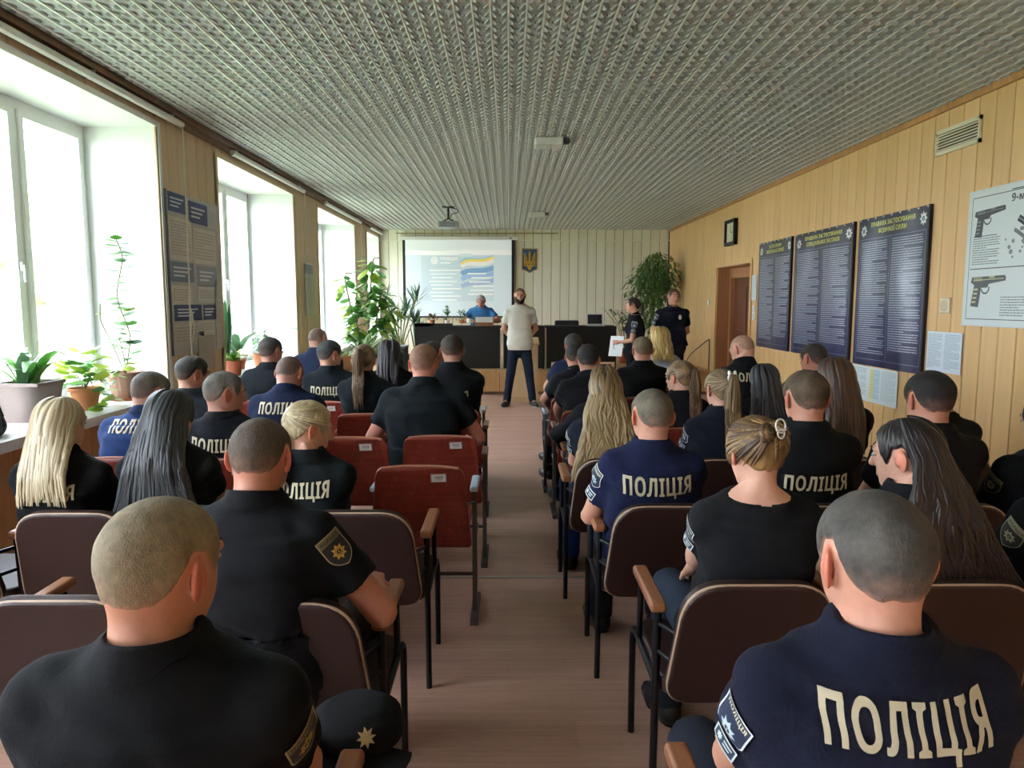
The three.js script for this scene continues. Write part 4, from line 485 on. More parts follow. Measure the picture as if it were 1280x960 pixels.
function capsule(a, b, ra, rb) {   // tapered capsule distance
  const ax = a[0], ay = a[1], az = a[2], dx = b[0] - ax, dy = b[1] - ay, dz = b[2] - az, il = 1 / (dx * dx + dy * dy + dz * dz), dr = rb - ra;
  return (x, y, z) => { const px = x - ax, py = y - ay, pz = z - az; let t = (px * dx + py * dy + pz * dz) * il; t = t < 0 ? 0 : t > 1 ? 1 : t; const qx = px - dx * t, qy = py - dy * t, qz = pz - dz * t; return Math.sqrt(qx * qx + qy * qy + qz * qz) - ra - dr * t; };
}
function ellipsoid(cx, cy, cz, a, b, c) { return (x, y, z) => { const px = (x - cx) / a, py = (y - cy) / b, pz = (z - cz) / c, k0 = Math.sqrt(px * px + py * py + pz * pz), k1 = Math.sqrt(px * px / (a * a) + py * py / (b * b) + pz * pz / (c * c)); return k1 < 1e-9 ? -Math.min(a, b, c) : k0 * (k0 - 1) / k1; }; }
const add3 = (a, b) => [a[0] + b[0], a[1] + b[1], a[2] + b[2]], sub3 = (a, b) => [a[0] - b[0], a[1] - b[1], a[2] - b[2]], mul3 = (a, s) => [a[0] * s, a[1] * s, a[2] * s], dot3 = (a, b) => a[0] * b[0] + a[1] * b[1] + a[2] * b[2], len3 = (a) => Math.hypot(...a), norm3 = (a) => mul3(a, 1 / (len3(a) || 1)), cross3 = (a, b) => [a[1] * b[2] - a[2] * b[1], a[2] * b[0] - a[0] * b[2], a[0] * b[1] - a[1] * b[0]], mix3 = (a, b, t) => [lerp(a[0], b[0], t), lerp(a[1], b[1], t), lerp(a[2], b[2], t)];
function ik(S, W, l1, l2, pole) { let d = sub3(W, S), L = len3(d); if (L > (l1 + l2) * 0.995) { W = add3(S, mul3(d, (l1 + l2) * 0.995 / L)); d = sub3(W, S); L = len3(d); } const u = norm3(d), a = (l1 * l1 - l2 * l2 + L * L) / (2 * L), h = Math.sqrt(Math.max(0, l1 * l1 - a * a)), p = norm3(sub3(pole, mul3(u, dot3(pole, u)))); return [add3(add3(S, mul3(u, a)), mul3(p, h)), W]; }
const lin = (hex) => { const c = new THREE.Color(hex); return [c.r, c.g, c.b]; };

// ---------- cloth, print and skin materials ----------
const weave = noiseTex(256, 256, (u, v) => { const n = 128 + 40 * tn(u, v, 120, 120, 1) + 30 * tn(u, v, 30, 60, 2) + 35 * tn(u, v, 7, 9, 3); return [n, n, n]; }, false, [5, 5]);
const clothCache = new Map(); function cloth(c) { if (!clothCache.has(c)) clothCache.set(c, new THREE.MeshPhysicalMaterial({ color: c, roughness: 0.9, specularIntensity: 0.45, bumpMap: weave, bumpScale: 0.0018, sheen: 0.05, sheenColor: new THREE.Color(0.5, 0.55, 0.65), sheenRoughness: 0.6, side: THREE.DoubleSide })); return clothCache.get(c); }
const skinM = new THREE.MeshPhysicalMaterial({ vertexColors: true, roughness: 0.52, sheen: 0.1, sheenColor: new THREE.Color(1, 0.8, 0.7) });
const stubble = noiseTex(256, 256, (u, v) => { const n = 128 + 70 * tn(u, v, 128, 100, 1) + 50 * tn(u, v, 60, 40, 2); return [n, n, n]; }, false, [9, 7]);
const shortHairM = new THREE.MeshStandardMaterial({ vertexColors: true, roughness: 0.75, bumpMap: stubble, bumpScale: 0.0016 }), lockM = new THREE.MeshPhysicalMaterial({ vertexColors: true, roughness: 0.45, sheen: 0.06, sheenColor: new THREE.Color(0.9, 0.85, 0.8) });
const letterTex = canvasTex(1024, 384, (g, w, h) => { g.fillStyle = '#000'; g.fillRect(0, 0, w, h); g.fillStyle = '#fff'; g.textAlign = 'center'; g.font = 'bold 400px sans-serif'; const k = 1000 / g.measureText('ПОЛІЦІЯ').width; g.save(); g.translate(w / 2, 318); g.scale(k, 1); g.fillText('ПОЛІЦІЯ', 0, 0); g.restore(); }, false);
const letterM = new THREE.MeshStandardMaterial({ color: 0xc6bd9e, roughness: 0.6, alphaMap: letterTex, transparent: true, side: THREE.DoubleSide });   // one print for all shirts
const shieldPath = (g, w, h, m) => { g.beginPath(); g.moveTo(m, m); g.lineTo(w - m, m); g.lineTo(w - m, h * 0.5); g.quadraticCurveTo(w - m, h * 0.85, w / 2, h - m); g.quadraticCurveTo(m, h * 0.85, m, h * 0.5); g.closePath(); };
const shieldAlpha = canvasTex(256, 320, (g, w, h) => { g.fillStyle = '#000'; g.fillRect(0, 0, w, h); g.fillStyle = '#fff'; shieldPath(g, w, h, 3); g.fill(); }, false);
function patchMat(edge, body, band, ink, star) { const t = canvasTex(256, 320, (g, w, h) => { g.fillStyle = edge; g.fillRect(0, 0, w, h); g.fillStyle = body; shieldPath(g, w, h, 14); g.fill(); g.fillStyle = band; g.fillRect(16, 16, w - 32, 62); g.fillStyle = ink; g.font = 'bold 46px sans-serif'; g.textAlign = 'center'; g.fillText('ПОЛІЦІЯ', w / 2, 64, w - 44); star8(g, w / 2, 182, 72, star, body); g.strokeStyle = ink; g.lineWidth = 4; g.beginPath(); g.arc(w / 2, 182, 34, 0, 7); g.stroke(); }); return new THREE.MeshStandardMaterial({ map: t, alphaMap: shieldAlpha, transparent: true, roughness: 0.7, side: THREE.DoubleSide }); }
const patchMats = { silver: patchMat('#d4dbd6', '#1f2a44', '#26304a', '#d8d2a4', '#b9ccd4'), gold: patchMat('#a89a72', '#15161c', '#6e6444', '#1c1a18', '#c29a3a'), khaki: patchMat('#8f8a70', '#23241f', '#8f8868', '#2a2a24', '#a39c7c') };
const tabTex = canvasTex(128, 64, (g, w, h) => { g.fillStyle = '#c9d6d4'; g.fillRect(0, 0, w, h); g.fillStyle = '#2a3a52'; g.fillRect(8, 8, w - 16, h - 16); g.fillStyle = '#cfdcd6'; star8(g, 34, 32, 18, '#cfdcd6'); g.fillRect(60, 20, 48, 8); g.fillRect(60, 36, 40, 8); }), tabM = new THREE.MeshStandardMaterial({ map: tabTex, roughness: 0.7, side: THREE.DoubleSide });

// ---------- people ----------
const PROF_M = [[-0.2, 0.1, 0.08], [-0.13, 0.16, 0.115], [0, 0.182, 0.135], [0.18, 0.176, 0.128], [0.38, 0.166, 0.118], [0.6, 0.178, 0.124], [0.77, 0.178, 0.124], [0.87, 0.158, 0.108], [0.94, 0.12, 0.09], [1.0, 0.083, 0.07], [1.06, 0.06, 0.06], [1.14, 0.03, 0.03]];
const PROF_F = [[-0.2, 0.1, 0.08], [-0.13, 0.165, 0.115], [0, 0.185, 0.13], [0.18, 0.16, 0.112], [0.38, 0.138, 0.1], [0.6, 0.15, 0.118], [0.77, 0.156, 0.112], [0.87, 0.144, 0.098], [0.94, 0.108, 0.078], [1.0, 0.07, 0.06], [1.06, 0.05, 0.052], [1.14, 0.025, 0.025]];
const yAxis = V(0, 1, 0);
function person(o) {
  const F = o.sex === 'f', hs = (o.hs ?? 1) * (F ? 0.95 : 1), near = o.near ?? 1, bulk = o.bulk ?? 1, stand = o.stand, up = o.base ?? 0;   // near: 0 far, 1 mid, 2 near
  seed(1000 + Math.round(o.x * 977) + Math.round(o.D * 131));
  const HY = stand ? o.top * 0.525 : 0.525, lean = o.lean ?? -0.24, bulge = o.bulge ?? 0.03, top = o.top, hp = o.pitch ?? 0.1, ht = o.look ?? 0, hr = o.roll ?? 0;
  const drop = 0.03 * Math.max(0, hp), Hy = top - 0.106 * hs + drop, Ny = Hy - (stand ? 0.15 : 0.13) * hs + 0.05 * Math.max(0, hp - 0.1), dy = Ny - HY, Nz = -Math.tan(lean) * dy, hip = [0, HY, 0], N = [0, Ny, Nz], Hc = [0, Hy, Nz - 0.028 - 0.1 * hp];
  const L = Math.hypot(dy, Nz), dir = [0, dy / L, Nz / L], nb = [0, -dir[2], dir[1]], prof = F ? PROF_F : PROF_M;
  const at = (t, x, w) => [x, hip[1] + dir[1] * L * t + nb[1] * (w + bulge * 4 * clamp(t) * (1 - clamp(t))), hip[2] + dir[2] * L * t + nb[2] * (w + bulge * 4 * clamp(t) * (1 - clamp(t)))];
  const PL = prof.length; let tA = 0;
  const torso = (x, y, z, inf) => {
    const py = y - hip[1], pz = z; let t = (py * dir[1] + pz * dir[2]) / L; tA = t; const tc = t < prof[0][0] ? prof[0][0] : t > prof[PL - 1][0] ? prof[PL - 1][0] : t, c01 = t < 0 ? 0 : t > 1 ? 1 : t;
    const w = py * nb[1] + pz * nb[2] - bulge * 4 * c01 * (1 - c01); let i = 1; while (i < PL - 1 && prof[i][0] < tc) i++; const p0 = prof[i - 1], p1 = prof[i], q = (tc - p0[0]) / (p1[0] - p0[0]), s = q * q * (3 - 2 * q), bk = t < 0.9 ? bulk : 1, a = lerp(p0[1], p1[1], lerp(q, s, 0.5)) * bk + inf, b = (lerp(p0[2], p1[2], lerp(q, s, 0.5)) * bk + inf) * (F && w < 0 ? 1 + 0.3 * Math.exp(-((t - 0.62) ** 2) / 0.02) : 1);
    const ux = Math.abs(x) / a, uw = Math.abs(w) / b, len = Math.sqrt(Math.sqrt(ux * ux * ux * ux + uw * uw * uw * uw) * 0.35 + (ux * ux + uw * uw) * 0.65), m = Math.min(a, b), d = (len - 1) * (len > 1 ? m : m), ex = Math.abs(t - tc) * L; return ex > 0 ? Math.hypot(Math.max(d, 0), ex) + Math.min(d, 0) : d;
  };
  const shW = (F ? 0.138 : stand ? 0.178 : 0.158) * (0.4 + 0.6 * bulk), S = [-1, 1].map((s) => { const p = at(stand ? 0.825 : 0.845, s * shW, -0.005); return [p[0], p[1] + (o.shrug ?? 0), p[2]]; });
  const l1 = F ? 0.27 : 0.29, l2 = F ? 0.23 : 0.25, modes = { lap: [[0.08, 0.66, -0.28], [0.5, -0.4, 0.6]], phone: [[0.055, 0.78, -0.36], [0.6, -0.6, 0.4]], rest: [[0.25, 0.72, -0.22], [0.6, -0.3, 0.8]], cross: [[-0.1, HY + 0.3, Nz - 0.2], [0.8, -0.6, 0.1]], behind: [[0.09, HY + 0.06, 0.16], [1, 0, 0.0]], side: [[0.3, HY + 0.02, -0.03], [0.3, 0, 1]], knees: [[0.13, 0.64, -0.4], [0.8, 0, 0.3]] };
  const arm = [0, 1].map((i) => { const s = i ? 1 : -1, m = (i ? o.armR : o.armL) ?? o.arms ?? 'lap', [w, p] = Array.isArray(m) ? m : modes[m]; const W0 = Array.isArray(m) ? w : [s * w[0], w[1], w[2]], P0 = Array.isArray(m) ? p : [s * p[0], p[1], p[2]]; const [E, W] = ik(S[i], W0, l1, l2, P0); return { s, S: S[i], E, W }; });
  const ak = (F ? 0.84 : 1) * (0.35 + 0.65 * bulk), leg = [-1, 1].map((s) => {
    if (stand) { const k = o.stance ?? 0.11; return { s, H: [s * 0.085, HY - 0.03, 0], K: [s * (0.085 + k) / 2, HY * 0.53, -0.02], A: [s * k, 0.085, 0.02], T: [s * (k + 0.05), 0.04, -0.13] }; }
    const kx = (o.knees ?? 0.13), kz = -0.44, fz = o.feet ?? -0.4; return { s, H: [s * 0.09, HY - 0.015, 0.0], K: [s * kx, HY - 0.01, kz], A: [s * (kx + 0.01), 0.09, fz], T: [s * (kx + 0.04), 0.04, fz - 0.15] };
  });
  const armF = arm.map((a) => [capsule(a.S, a.E, 0.05 * ak, 0.04 * ak), capsule(a.E, mix3(a.E, a.W, 0.35), 0.04 * ak, 0.039 * ak), capsule(mix3(a.E, a.W, 0.35), a.W, 0.039 * ak, 0.026 * ak)]);
  const clav = S.map((s) => capsule(at(0.93, Math.sign(s[0]) * 0.04, 0), s, 0.05 * (F ? 0.85 : 1), 0.056 * ak)), legF = leg.map((l) => [capsule(l.H, l.K, 0.078 * (F ? 0.98 : 1), 0.053), capsule(l.K, mix3(l.K, l.A, 0.35), 0.053, 0.052), capsule(mix3(l.K, l.A, 0.35), l.A, 0.052, 0.036), capsule(l.A, l.T, 0.036, 0.026)]);
  // --- head frame
  const q = new THREE.Quaternion().setFromEuler(new THREE.Euler(-hp, ht, hr, 'YXZ')), M = new THREE.Matrix4().compose(V(...Hc), q, V(hs, hs, hs)), Mi = M.clone().invert(), nl = V(...N).applyMatrix4(Mi), nr = F ? 0.047 : 0.054 * (0.6 + 0.4 * bulk);
  const skull = ellipsoid(0, 0.012, 0.008, 0.077, 0.09, 0.096), jaw = ellipsoid(0, -0.05, -0.03, F ? 0.054 : 0.06, 0.066, 0.064), chin = ellipsoid(0, -0.098, -0.066, 0.024, 0.018, 0.022), neck = capsule([0, -0.05, 0.022], [nl.x, nl.y - 0.03, nl.z + 0.01], nr, nr * 1.1), nose = capsule([0, 0.006, -0.092], [0, -0.03, -0.108], 0.008, 0.0125), lipU = capsule([-0.018, -0.063, -0.086], [0.018, -0.063, -0.086], 0.008, 0.008), brow = [capsule([-0.044, 0.024, -0.076], [-0.012, 0.022, -0.09], 0.009, 0.008), capsule([0.044, 0.024, -0.076], [0.012, 0.022, -0.09], 0.009, 0.008)];
  const ear = (x, y, z) => { const s = x < 0 ? -1 : 1, px = Math.abs(x) - 0.083, py = y + 0.012, pz = z - 0.016, c = 0.866, sn = 0.5, ex = px * c - pz * sn, ez = px * sn + pz * c, ry = py - ez * 0.25; const a = ex / 0.0075, b = ry / 0.033, d = (ez) / (0.02 - 0.006 * (ry < 0 ? -ry / 0.033 : 0)), k = Math.sqrt(a * a + b * b + d * d); let v = (k - 1) * 0.0075; const dd = Math.hypot((ex + 0.008) / 0.009, (ry - 0.004) / 0.022, (ez + 0.002) / 0.011); v = Math.max(v, (1 - dd) * 0.006); v = Math.min(v, Math.hypot(px + 0.006, py * 0.5, pz + 0.012) - 0.011); return v; };
  const bare = (x, y, z) => { let d = smin(skull(x, y, z), jaw(x, y, z), 0.035); d = smin(d, chin(x, y, z), 0.03); d = smin(d, neck(x, y, z), 0.03); return d; };
  const headF = (x, y, z) => { let d = bare(x, y, z); if (z < -0.03 && y < 0.06) { d = smin(d, nose(x, y, z), 0.012); d = smin(d, brow[x < 0 ? 0 : 1](x, y, z), 0.012); const e = Math.hypot(Math.abs(x) - 0.031, y - 0.004, z + 0.106) - 0.018; d = -smin(-d, e, 0.01); d = smin(d, lipU(x, y, z), 0.008); d = Math.max(d, -(Math.hypot((y + 0.0635) * 1, Math.max(0, Math.abs(x) - 0.02), z + 0.096) - 0.0025)); } if (!noEars && Math.abs(x) > 0.06 && y > -0.07 && y < 0.05) d = smin(d, ear(x, y, z), 0.011); return d; };
  // --- skin
  const noEars = o.hair?.style === 'long' && !o.hair.ears;
  const sk = lin(o.skin ?? 0xc98f72), earGlowTint = [sk[0] * 1.08, sk[1] * 0.55, sk[2] * 0.48], cellH = [0.0085, 0.0065, 0.0045][near] * (o.fine ? 0.85 : 1), cellB = [0.03, 0.025, 0.021][near];  // ear tint: blood red plus window backlight glow put into the vertex colour
  const headG = surface(headF, [-0.108, Math.min(-0.13, nl.y - 0.02), -0.135], [0.108, 0.125, Math.max(0.12, nl.z + 0.075)], cellH, (x, y, z) => { const n = 1 + 0.05 * noise3(x * 40, y * 40, z * 40) + 0.05 * noise3(x * 130, y * 130, z * 130); let c = Math.abs(x) > 0.079 && y > -0.06 ? mix3(sk, earGlowTint, 0.75) : sk; if (z < -0.085 && Math.abs(y + 0.064) < 0.011 && Math.abs(x) < 0.026) c = [sk[0] * 0.85, sk[1] * 0.55, sk[2] * 0.55]; return [c[0] * n, c[1] * n, c[2] * n]; });
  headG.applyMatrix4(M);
  const bodyF = (x, y, z) => { let d = torso(x, y, z, -0.004); for (let i = 0; i < 2; i++) { if ((i ? x : -x) < -0.16) { } d = smin(d, clav[i](x, y, z), 0.045); for (let k = 0; k < 3; k++) d = smin(d, armF[i][k](x, y, z), k ? 0.012 : 0.03); for (let k = 0; k < 4; k++) d = smin(d, legF[i][k](x, y, z), k ? 0.015 : 0.04); } return d; };
  let lo = [9, 9, 9], hi = [-9, -9, -9]; const grow = (p, r) => { for (let k = 0; k < 3; k++) { lo[k] = Math.min(lo[k], p[k] - r); hi[k] = Math.max(hi[k], p[k] + r); } }; for (const a of arm) { grow(a.S, 0.09); grow(a.E, 0.07); grow(a.W, 0.05); } for (const l of leg) { grow(l.H, 0.13); grow(l.K, 0.09); grow(l.A, 0.07); grow(l.T, 0.05); } grow(at(1.15, 0, 0), 0.03); grow(at(0, 0, 0.05), 0.17 * bulk); grow(at(0.5, 0, 0.05), 0.17 * bulk); lo[1] = Math.max(lo[1], 0.012);
  const skinCol = (x, y, z) => { const n = 1 + 0.06 * noise3(x * 30, y * 30, z * 30); return [sk[0] * n, sk[1] * n, sk[2] * n]; };
  const skins = [headG, surface(bodyF, lo, hi, cellB, skinCol)];
  // hands: palm and five bent fingers
  if (!o.noHands) for (const a of arm) {
    const fwd = norm3(sub3(a.W, a.E)), want = (a.s < 0 ? o.palmL : o.palmR) ?? (stand ? [-a.s, 0, 0.2] : [-a.s * 0.25, -1, 0.1]); let pn = norm3(sub3(want, mul3(fwd, dot3(want, fwd)))), sd = mul3(cross3(fwd, pn), -a.s), cf = (u, v, w) => add3(a.W, add3(add3(mul3(fwd, u), mul3(sd, v)), mul3(pn, w))), hk = F ? 0.9 : 1, caps = [];   // sd points to the thumb side
    for (let k = 0; k < 4; k++) caps.push(capsule(cf(0.01, (0.5 - k / 3) * 0.03, 0), cf(0.085 * hk, (0.5 - k / 3) * 0.062 * hk, 0), 0.017, 0.0125)); const nPalm = caps.length, bend = o.grip ?? 0.5;
    [[0.031, 0.078], [0.0105, 0.086], [-0.0105, 0.08], [-0.031, 0.062]].forEach(([v, Lf]) => { let p = [0.085 * hk, v * hk, 0], ang = bend * 0.5; const seg = [0.45, 0.3, 0.25]; for (let k = 0; k < 3; k++) { const l = Lf * seg[k] * hk, nx = [p[0] + l * Math.cos(ang), p[1] + v * 0.05, p[2] + l * Math.sin(ang)]; caps.push(capsule(cf(...p), cf(...nx), 0.0093 - k * 0.0008, 0.0088 - k * 0.0009)); p = nx; ang += bend; } });
    { let p = [0.02, 0.024, 0.004], n1 = [0.052 * hk, 0.05 * hk, 0.016], n2 = [0.085 * hk, 0.06 * hk, 0.026], n3 = [0.108 * hk, 0.057 * hk, 0.034]; caps.push(capsule(cf(...p), cf(...n1), 0.0145, 0.0115), capsule(cf(...n1), cf(...n2), 0.0112, 0.0098), capsule(cf(...n2), cf(...n3), 0.0096, 0.0078)); }
    caps.push(capsule(add3(a.W, mul3(fwd, -0.03)), add3(a.W, mul3(fwd, 0.02)), 0.0265 * ak, 0.022)); const hf = (x, y, z) => { let d = caps[0](x, y, z); for (let k = 1; k < caps.length; k++) d = smin(d, caps[k](x, y, z), k < nPalm || k === caps.length - 1 ? 0.012 : 0.003); return d; }; const c = cf(0.09, 0, 0.02), r = 0.145; skins.push(surface(hf, [c[0] - r, c[1] - r, c[2] - r], [c[0] + r, c[1] + r, c[2] + r], [0.0115, 0.0095, 0.008][near], skinCol));
  }
  // --- group
  const g = new THREE.Group(); g.name = numbered('person'); tag(g, o.label, 'person', o.group); const turn = o.turn ?? 0, cs = Math.cos(turn), sn = Math.sin(turn); g.rotation.y = turn; g.position.set(o.x - (Hc[0] * cs + Hc[2] * sn), up, -o.D - (-Hc[0] * sn + Hc[2] * cs)); scene.add(g);
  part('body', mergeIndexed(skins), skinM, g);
  if (o.eyes !== false) for (const s of [-1, 1]) { const e = new THREE.SphereGeometry(0.0105, 12, 9); e.scale(1, 0.62, 1); e.translate(s * 0.031, 0.003, -0.0845); e.applyMatrix4(M); const w = part('eye', e, eyeM, g); const ir = new THREE.SphereGeometry(0.0058, 10, 8); ir.scale(1, 0.9, 0.5); ir.translate(s * 0.031, 0.002, -0.0935); ir.applyMatrix4(M); part('iris', ir, irisM, w); }
  // --- shirt
  const long = o.sleeve === 'long', sc = o.cut ?? 0.62, loose = 0.012, wr = o.wrinkle ?? 0.0085, slv = arm.map((a) => { const e = mix3(a.S, a.E, long ? 1 : sc + 0.25), ax = norm3(sub3(a.E, a.S)), cut = mix3(a.S, a.E, sc); return { c: capsule(a.S, e, 0.061 * ak, (long ? 0.052 : 0.062) * ak), c2: long ? capsule(a.E, mix3(a.E, a.W, 0.97), 0.052 * ak, 0.036) : null, ax, k: dot3(ax, cut) }; });
  const clavS = S.map((s) => capsule(at(0.93, Math.sign(s[0]) * 0.04, 0), s, 0.054 * (F ? 0.85 : 1), 0.062 * ak)), hem = stand ? (o.hem ?? 0.03) : 0.04, neckCut = o.neckCut ?? 1.1, nk = capsule(at(0.9, 0, 0.0), V(0, -0.05, 0.022).applyMatrix4(M).toArray(), nr * 1.1 * hs + (o.collar === false ? 0.014 : 0.003), nr * hs + (o.collar === false ? 0.014 : 0.003)), nkTop = o.collar === false ? 0.99 : stand ? 1.0 : 1.06;
  const shirtF = (x, y, z) => {
    let d = torso(x, y, z, loose + (tA < 0.4 ? 0.012 : 0.0)); const t = tA; let sl = 1e9; for (let i = 0; i < 2; i++) { const v = slv[i]; let e = v.c(x, y, z); if (!long) e = Math.max(e, v.ax[0] * x + v.ax[1] * y + v.ax[2] * z - v.k); else e = smin(e, v.c2(x, y, z), 0.02); d = smin(d, clavS[i](x, y, z), 0.05); sl = Math.min(sl, e); } d = smin(d, sl, 0.03);
    d += wr * (noise3(x * 8 + 7, y * 15 + z * 6, z * 7 + o.x * 9) * 0.9 + 0.5 * noise3(x * 19, y * 30 + x * 14, z * 16)) + wr * 0.7 * Math.sin(y * 46 + x * 14 + 2.5 * noise3(x * 6, y * 6, z * 6)) * Math.exp(-((t - 0.22) ** 2) / 0.03);
    d = Math.max(d, (t - nkTop) * L, (hem - t) * L, t > 0.85 ? -nk(x, y, z) : -1); return d;
  };
  const cellS = [0.018, 0.014, 0.0105][near]; let sl0 = [9, 9, 9], sh0 = [-9, -9, -9]; const g2 = (p, r) => { for (let k = 0; k < 3; k++) { sl0[k] = Math.min(sl0[k], p[k] - r); sh0[k] = Math.max(sh0[k], p[k] + r); } }; for (const a of arm) { g2(a.S, 0.1); g2(mix3(a.S, a.E, long ? 1 : sc), 0.09); if (long) g2(a.W, 0.06); } for (const t of [hem, 0.3, 0.6, 0.9, 1.06]) { g2(at(t, 0.21 * bulk, 0.17 * bulk), 0.02); g2(at(t, -0.21 * bulk, -0.17 * bulk - (F ? 0.03 : 0)), 0.02); }
  const shirt = part('shirt', surface(shirtF, sl0, sh0, cellS), cloth(o.shirt ?? 0x14161d), g, o.shirtLabel);
  const march = (p, d, f = shirtF) => { let t = 0; for (let i = 0; i < 60; i++) { const v = f(p[0] + d[0] * t, p[1] + d[1] * t, p[2] + d[2] * t); if (v < 0.0008) break; t += v * 0.7; if (t > 0.5) return null; } return add3(p, mul3(d, t)); };
  const decal = (name, m, c, right, upv, out, w, h, nu, nv, lift, label) => { const pos = [], uv = [], idx = []; const back = mul3(out, -1); for (let j = 0; j <= nv; j++) for (let i = 0; i <= nu; i++) { const u = i / nu - 0.5, v = j / nv - 0.5, p0 = add3(add3(add3(c, mul3(right, u * w)), mul3(upv, v * h)), mul3(out, 0.2)), p = march(p0, back) ?? add3(p0, mul3(back, 0.2)), s = add3(p, mul3(out, lift)); pos.push(...s); uv.push(i / nu, j / nv); } for (let j = 0; j < nv; j++) for (let i = 0; i < nu; i++) { const a = j * (nu + 1) + i; idx.push(a, a + 1, a + nu + 1, a + 1, a + nu + 2, a + nu + 1); } const dg = new THREE.BufferGeometry(); dg.setAttribute('position', new THREE.Float32BufferAttribute(pos, 3)); dg.setAttribute('uv', new THREE.Float32BufferAttribute(uv, 2)); dg.setIndex(idx); dg.computeVertexNormals(); return part(name, dg, m, shirt, label); };
  if (o.text) { const T = (o.textT ?? 0.74) + 0.115, w = (o.textW ?? 0.27) * (F ? 0.88 : 1); decal('back_lettering', letterM, at(T, 0, 0.1), [1, 0, 0], dir, nb, w, w * 0.31, 28, 10, 0.0035, 'printed word ПОЛІЦІЯ'); }
  for (const [i, kind] of [[0, o.patchL], [1, o.patchR]]) if (kind) { const a = arm[i], ax = norm3(sub3(a.E, a.S)), up3 = mul3(ax, -1), want = [a.s * 1, 0.15, o.patchBack ?? 0.45], out = norm3(sub3(want, mul3(up3, dot3(want, up3)))), right = cross3(up3, out); decal('shoulder_patch', patchMats[kind], mix3(a.S, a.E, 0.2), right, up3, out, 0.08, 0.1, 8, 8, 0.004, 'embroidered shield patch'); if (kind === 'silver') decal('sleeve_tab', tabM, mix3(a.S, a.E, 0.5), right, up3, out, 0.06, 0.04, 6, 4, 0.004); }
  if (o.collar !== false) {   // folded collar
    const pos = [], idx = [], nA = 30, pr = [[nr + 0.008, -0.012], [nr + 0.005, 0.016], [nr + 0.005, 0.034], [nr + 0.009, 0.041], [nr + 0.0145, 0.036], [nr + 0.024, 0.012], [nr + 0.034, -0.006]], C = mix3(at(stand ? 1.005 : 1.03, 0, 0.0), V(0, -0.05, 0.022).applyMatrix4(M).toArray(), 0.12), open = stand ? 0.5 : 0.3;
    for (let i = 0; i <= nA; i++) { const a = lerp(-Math.PI + open, Math.PI - open, i / nA), ca = Math.cos(a), sa = Math.sin(a), ht2 = 0.75 + 0.25 * ca; for (let k = 0; k < pr.length; k++) { let r = pr[k][0], h = pr[k][1] * ht2 - 0.012 * (1 - ca), p; for (let it = 0; it < 14; it++) { p = add3(C, add3(add3([sa * r, 0, 0], mul3(nb, ca * r)), mul3(dir, h))); if (k < 3 || shirtF(...p) > 0.004) break; h += 0.004; } pos.push(...p); } }
    for (let i = 0; i < nA; i++) for (let k = 0; k < pr.length - 1; k++) { const a = i * pr.length + k; idx.push(a, a + 1, a + pr.length, a + 1, a + pr.length + 1, a + pr.length); } const cg = new THREE.BufferGeometry(); cg.setAttribute('position', new THREE.Float32BufferAttribute(pos, 3)); cg.setIndex(idx); cg.computeVertexNormals(); cg.setAttribute('uv', new THREE.Float32BufferAttribute(new Float32Array(pos.length / 3 * 2).map((_, i) => pos[Math.floor(i / 2) * 3 + i % 2]), 2)); part('collar', cg, cloth(o.collarCol ?? o.shirt ?? 0x14161d), shirt);
  }
  // --- trousers and shoes
  const trF = leg.map((l) => [capsule(l.H, l.K, 0.09, 0.07), capsule(l.K, l.A, 0.07, stand ? 0.058 : 0.06)]), trous = (x, y, z) => { let d = torso(x, y, z, 0.006); d = Math.max(d, (tA - 0.12) * L); for (let i = 0; i < 2; i++) { d = smin(d, trF[i][0](x, y, z), 0.03); d = smin(d, trF[i][1](x, y, z), 0.02); } d += 0.004 * noise3(x * 9, y * 16 + 3, z * 9); return Math.max(d, 0.06 - y); };
  part('trousers', surface(trous, [lo[0] - 0.02, 0.05, Math.min(-0.18, leg[0].K[2] - 0.09, leg[0].A[2] - 0.08)], [Math.max(0.22 * bulk, leg[1].A[0] + 0.1, leg[1].K[0] + 0.1), HY + 0.1, 0.2 * bulk], [0.03, 0.025, 0.021][near]), cloth(o.trousers ?? 0x1b1f2a), g);
  for (const l of leg) { const f = norm3(sub3([l.T[0], 0, l.T[2]], [l.A[0], 0, l.A[2]])), hl = [l.A[0] - f[0] * 0.035, 0.042, l.A[2] - f[2] * 0.035], tp = [l.T[0] + f[0] * 0.035, 0.03, l.T[2] + f[2] * 0.035], a = capsule(hl, mix3(hl, tp, 0.6), 0.042, 0.047), b = capsule(mix3(hl, tp, 0.6), tp, 0.047, 0.032), an = capsule([l.A[0], 0.06, l.A[2]], [l.A[0], 0.105, l.A[2]], 0.045, 0.044); const sf = (x, y, z) => Math.max(smin(smin(a(x, y, z), b(x, y, z), 0.02), an(x, y, z), 0.03), 0.003 - y); const c = mix3(hl, tp, 0.5); const sh = part('shoe', surface(sf, [c[0] - 0.17, 0, c[2] - 0.2], [c[0] + 0.17, 0.16, c[2] + 0.2], 0.018), shoeM, g); const so = (x, y, z) => Math.max(Math.min(a(x, y, z), b(x, y, z)) - 0.006, y - 0.022, 0.001 - y); part('sole', surface(so, [c[0] - 0.17, 0, c[2] - 0.2], [c[0] + 0.17, 0.04, c[2] + 0.2], 0.015), o.sole ? white : soleM, sh); }
  // --- hair
  const H0 = o.hair ?? {}; hairOf(o, H0, g, { M, Mi, headF, bare, hs, F, near, cellH, shirtF, Hc, sk, ht, N });
  if (o.extra) o.extra(g, { M, at, arm, shirt, march, decal, nb, dir, shirtF, hs });
  return g;
}
const eyeM = mat(0xb8a89c, 0.3), irisM = mat(0x1c1410, 0.15), shoeM = mat(0x121214, 0.5), soleM = mat(0x0c0c0d, 0.7);
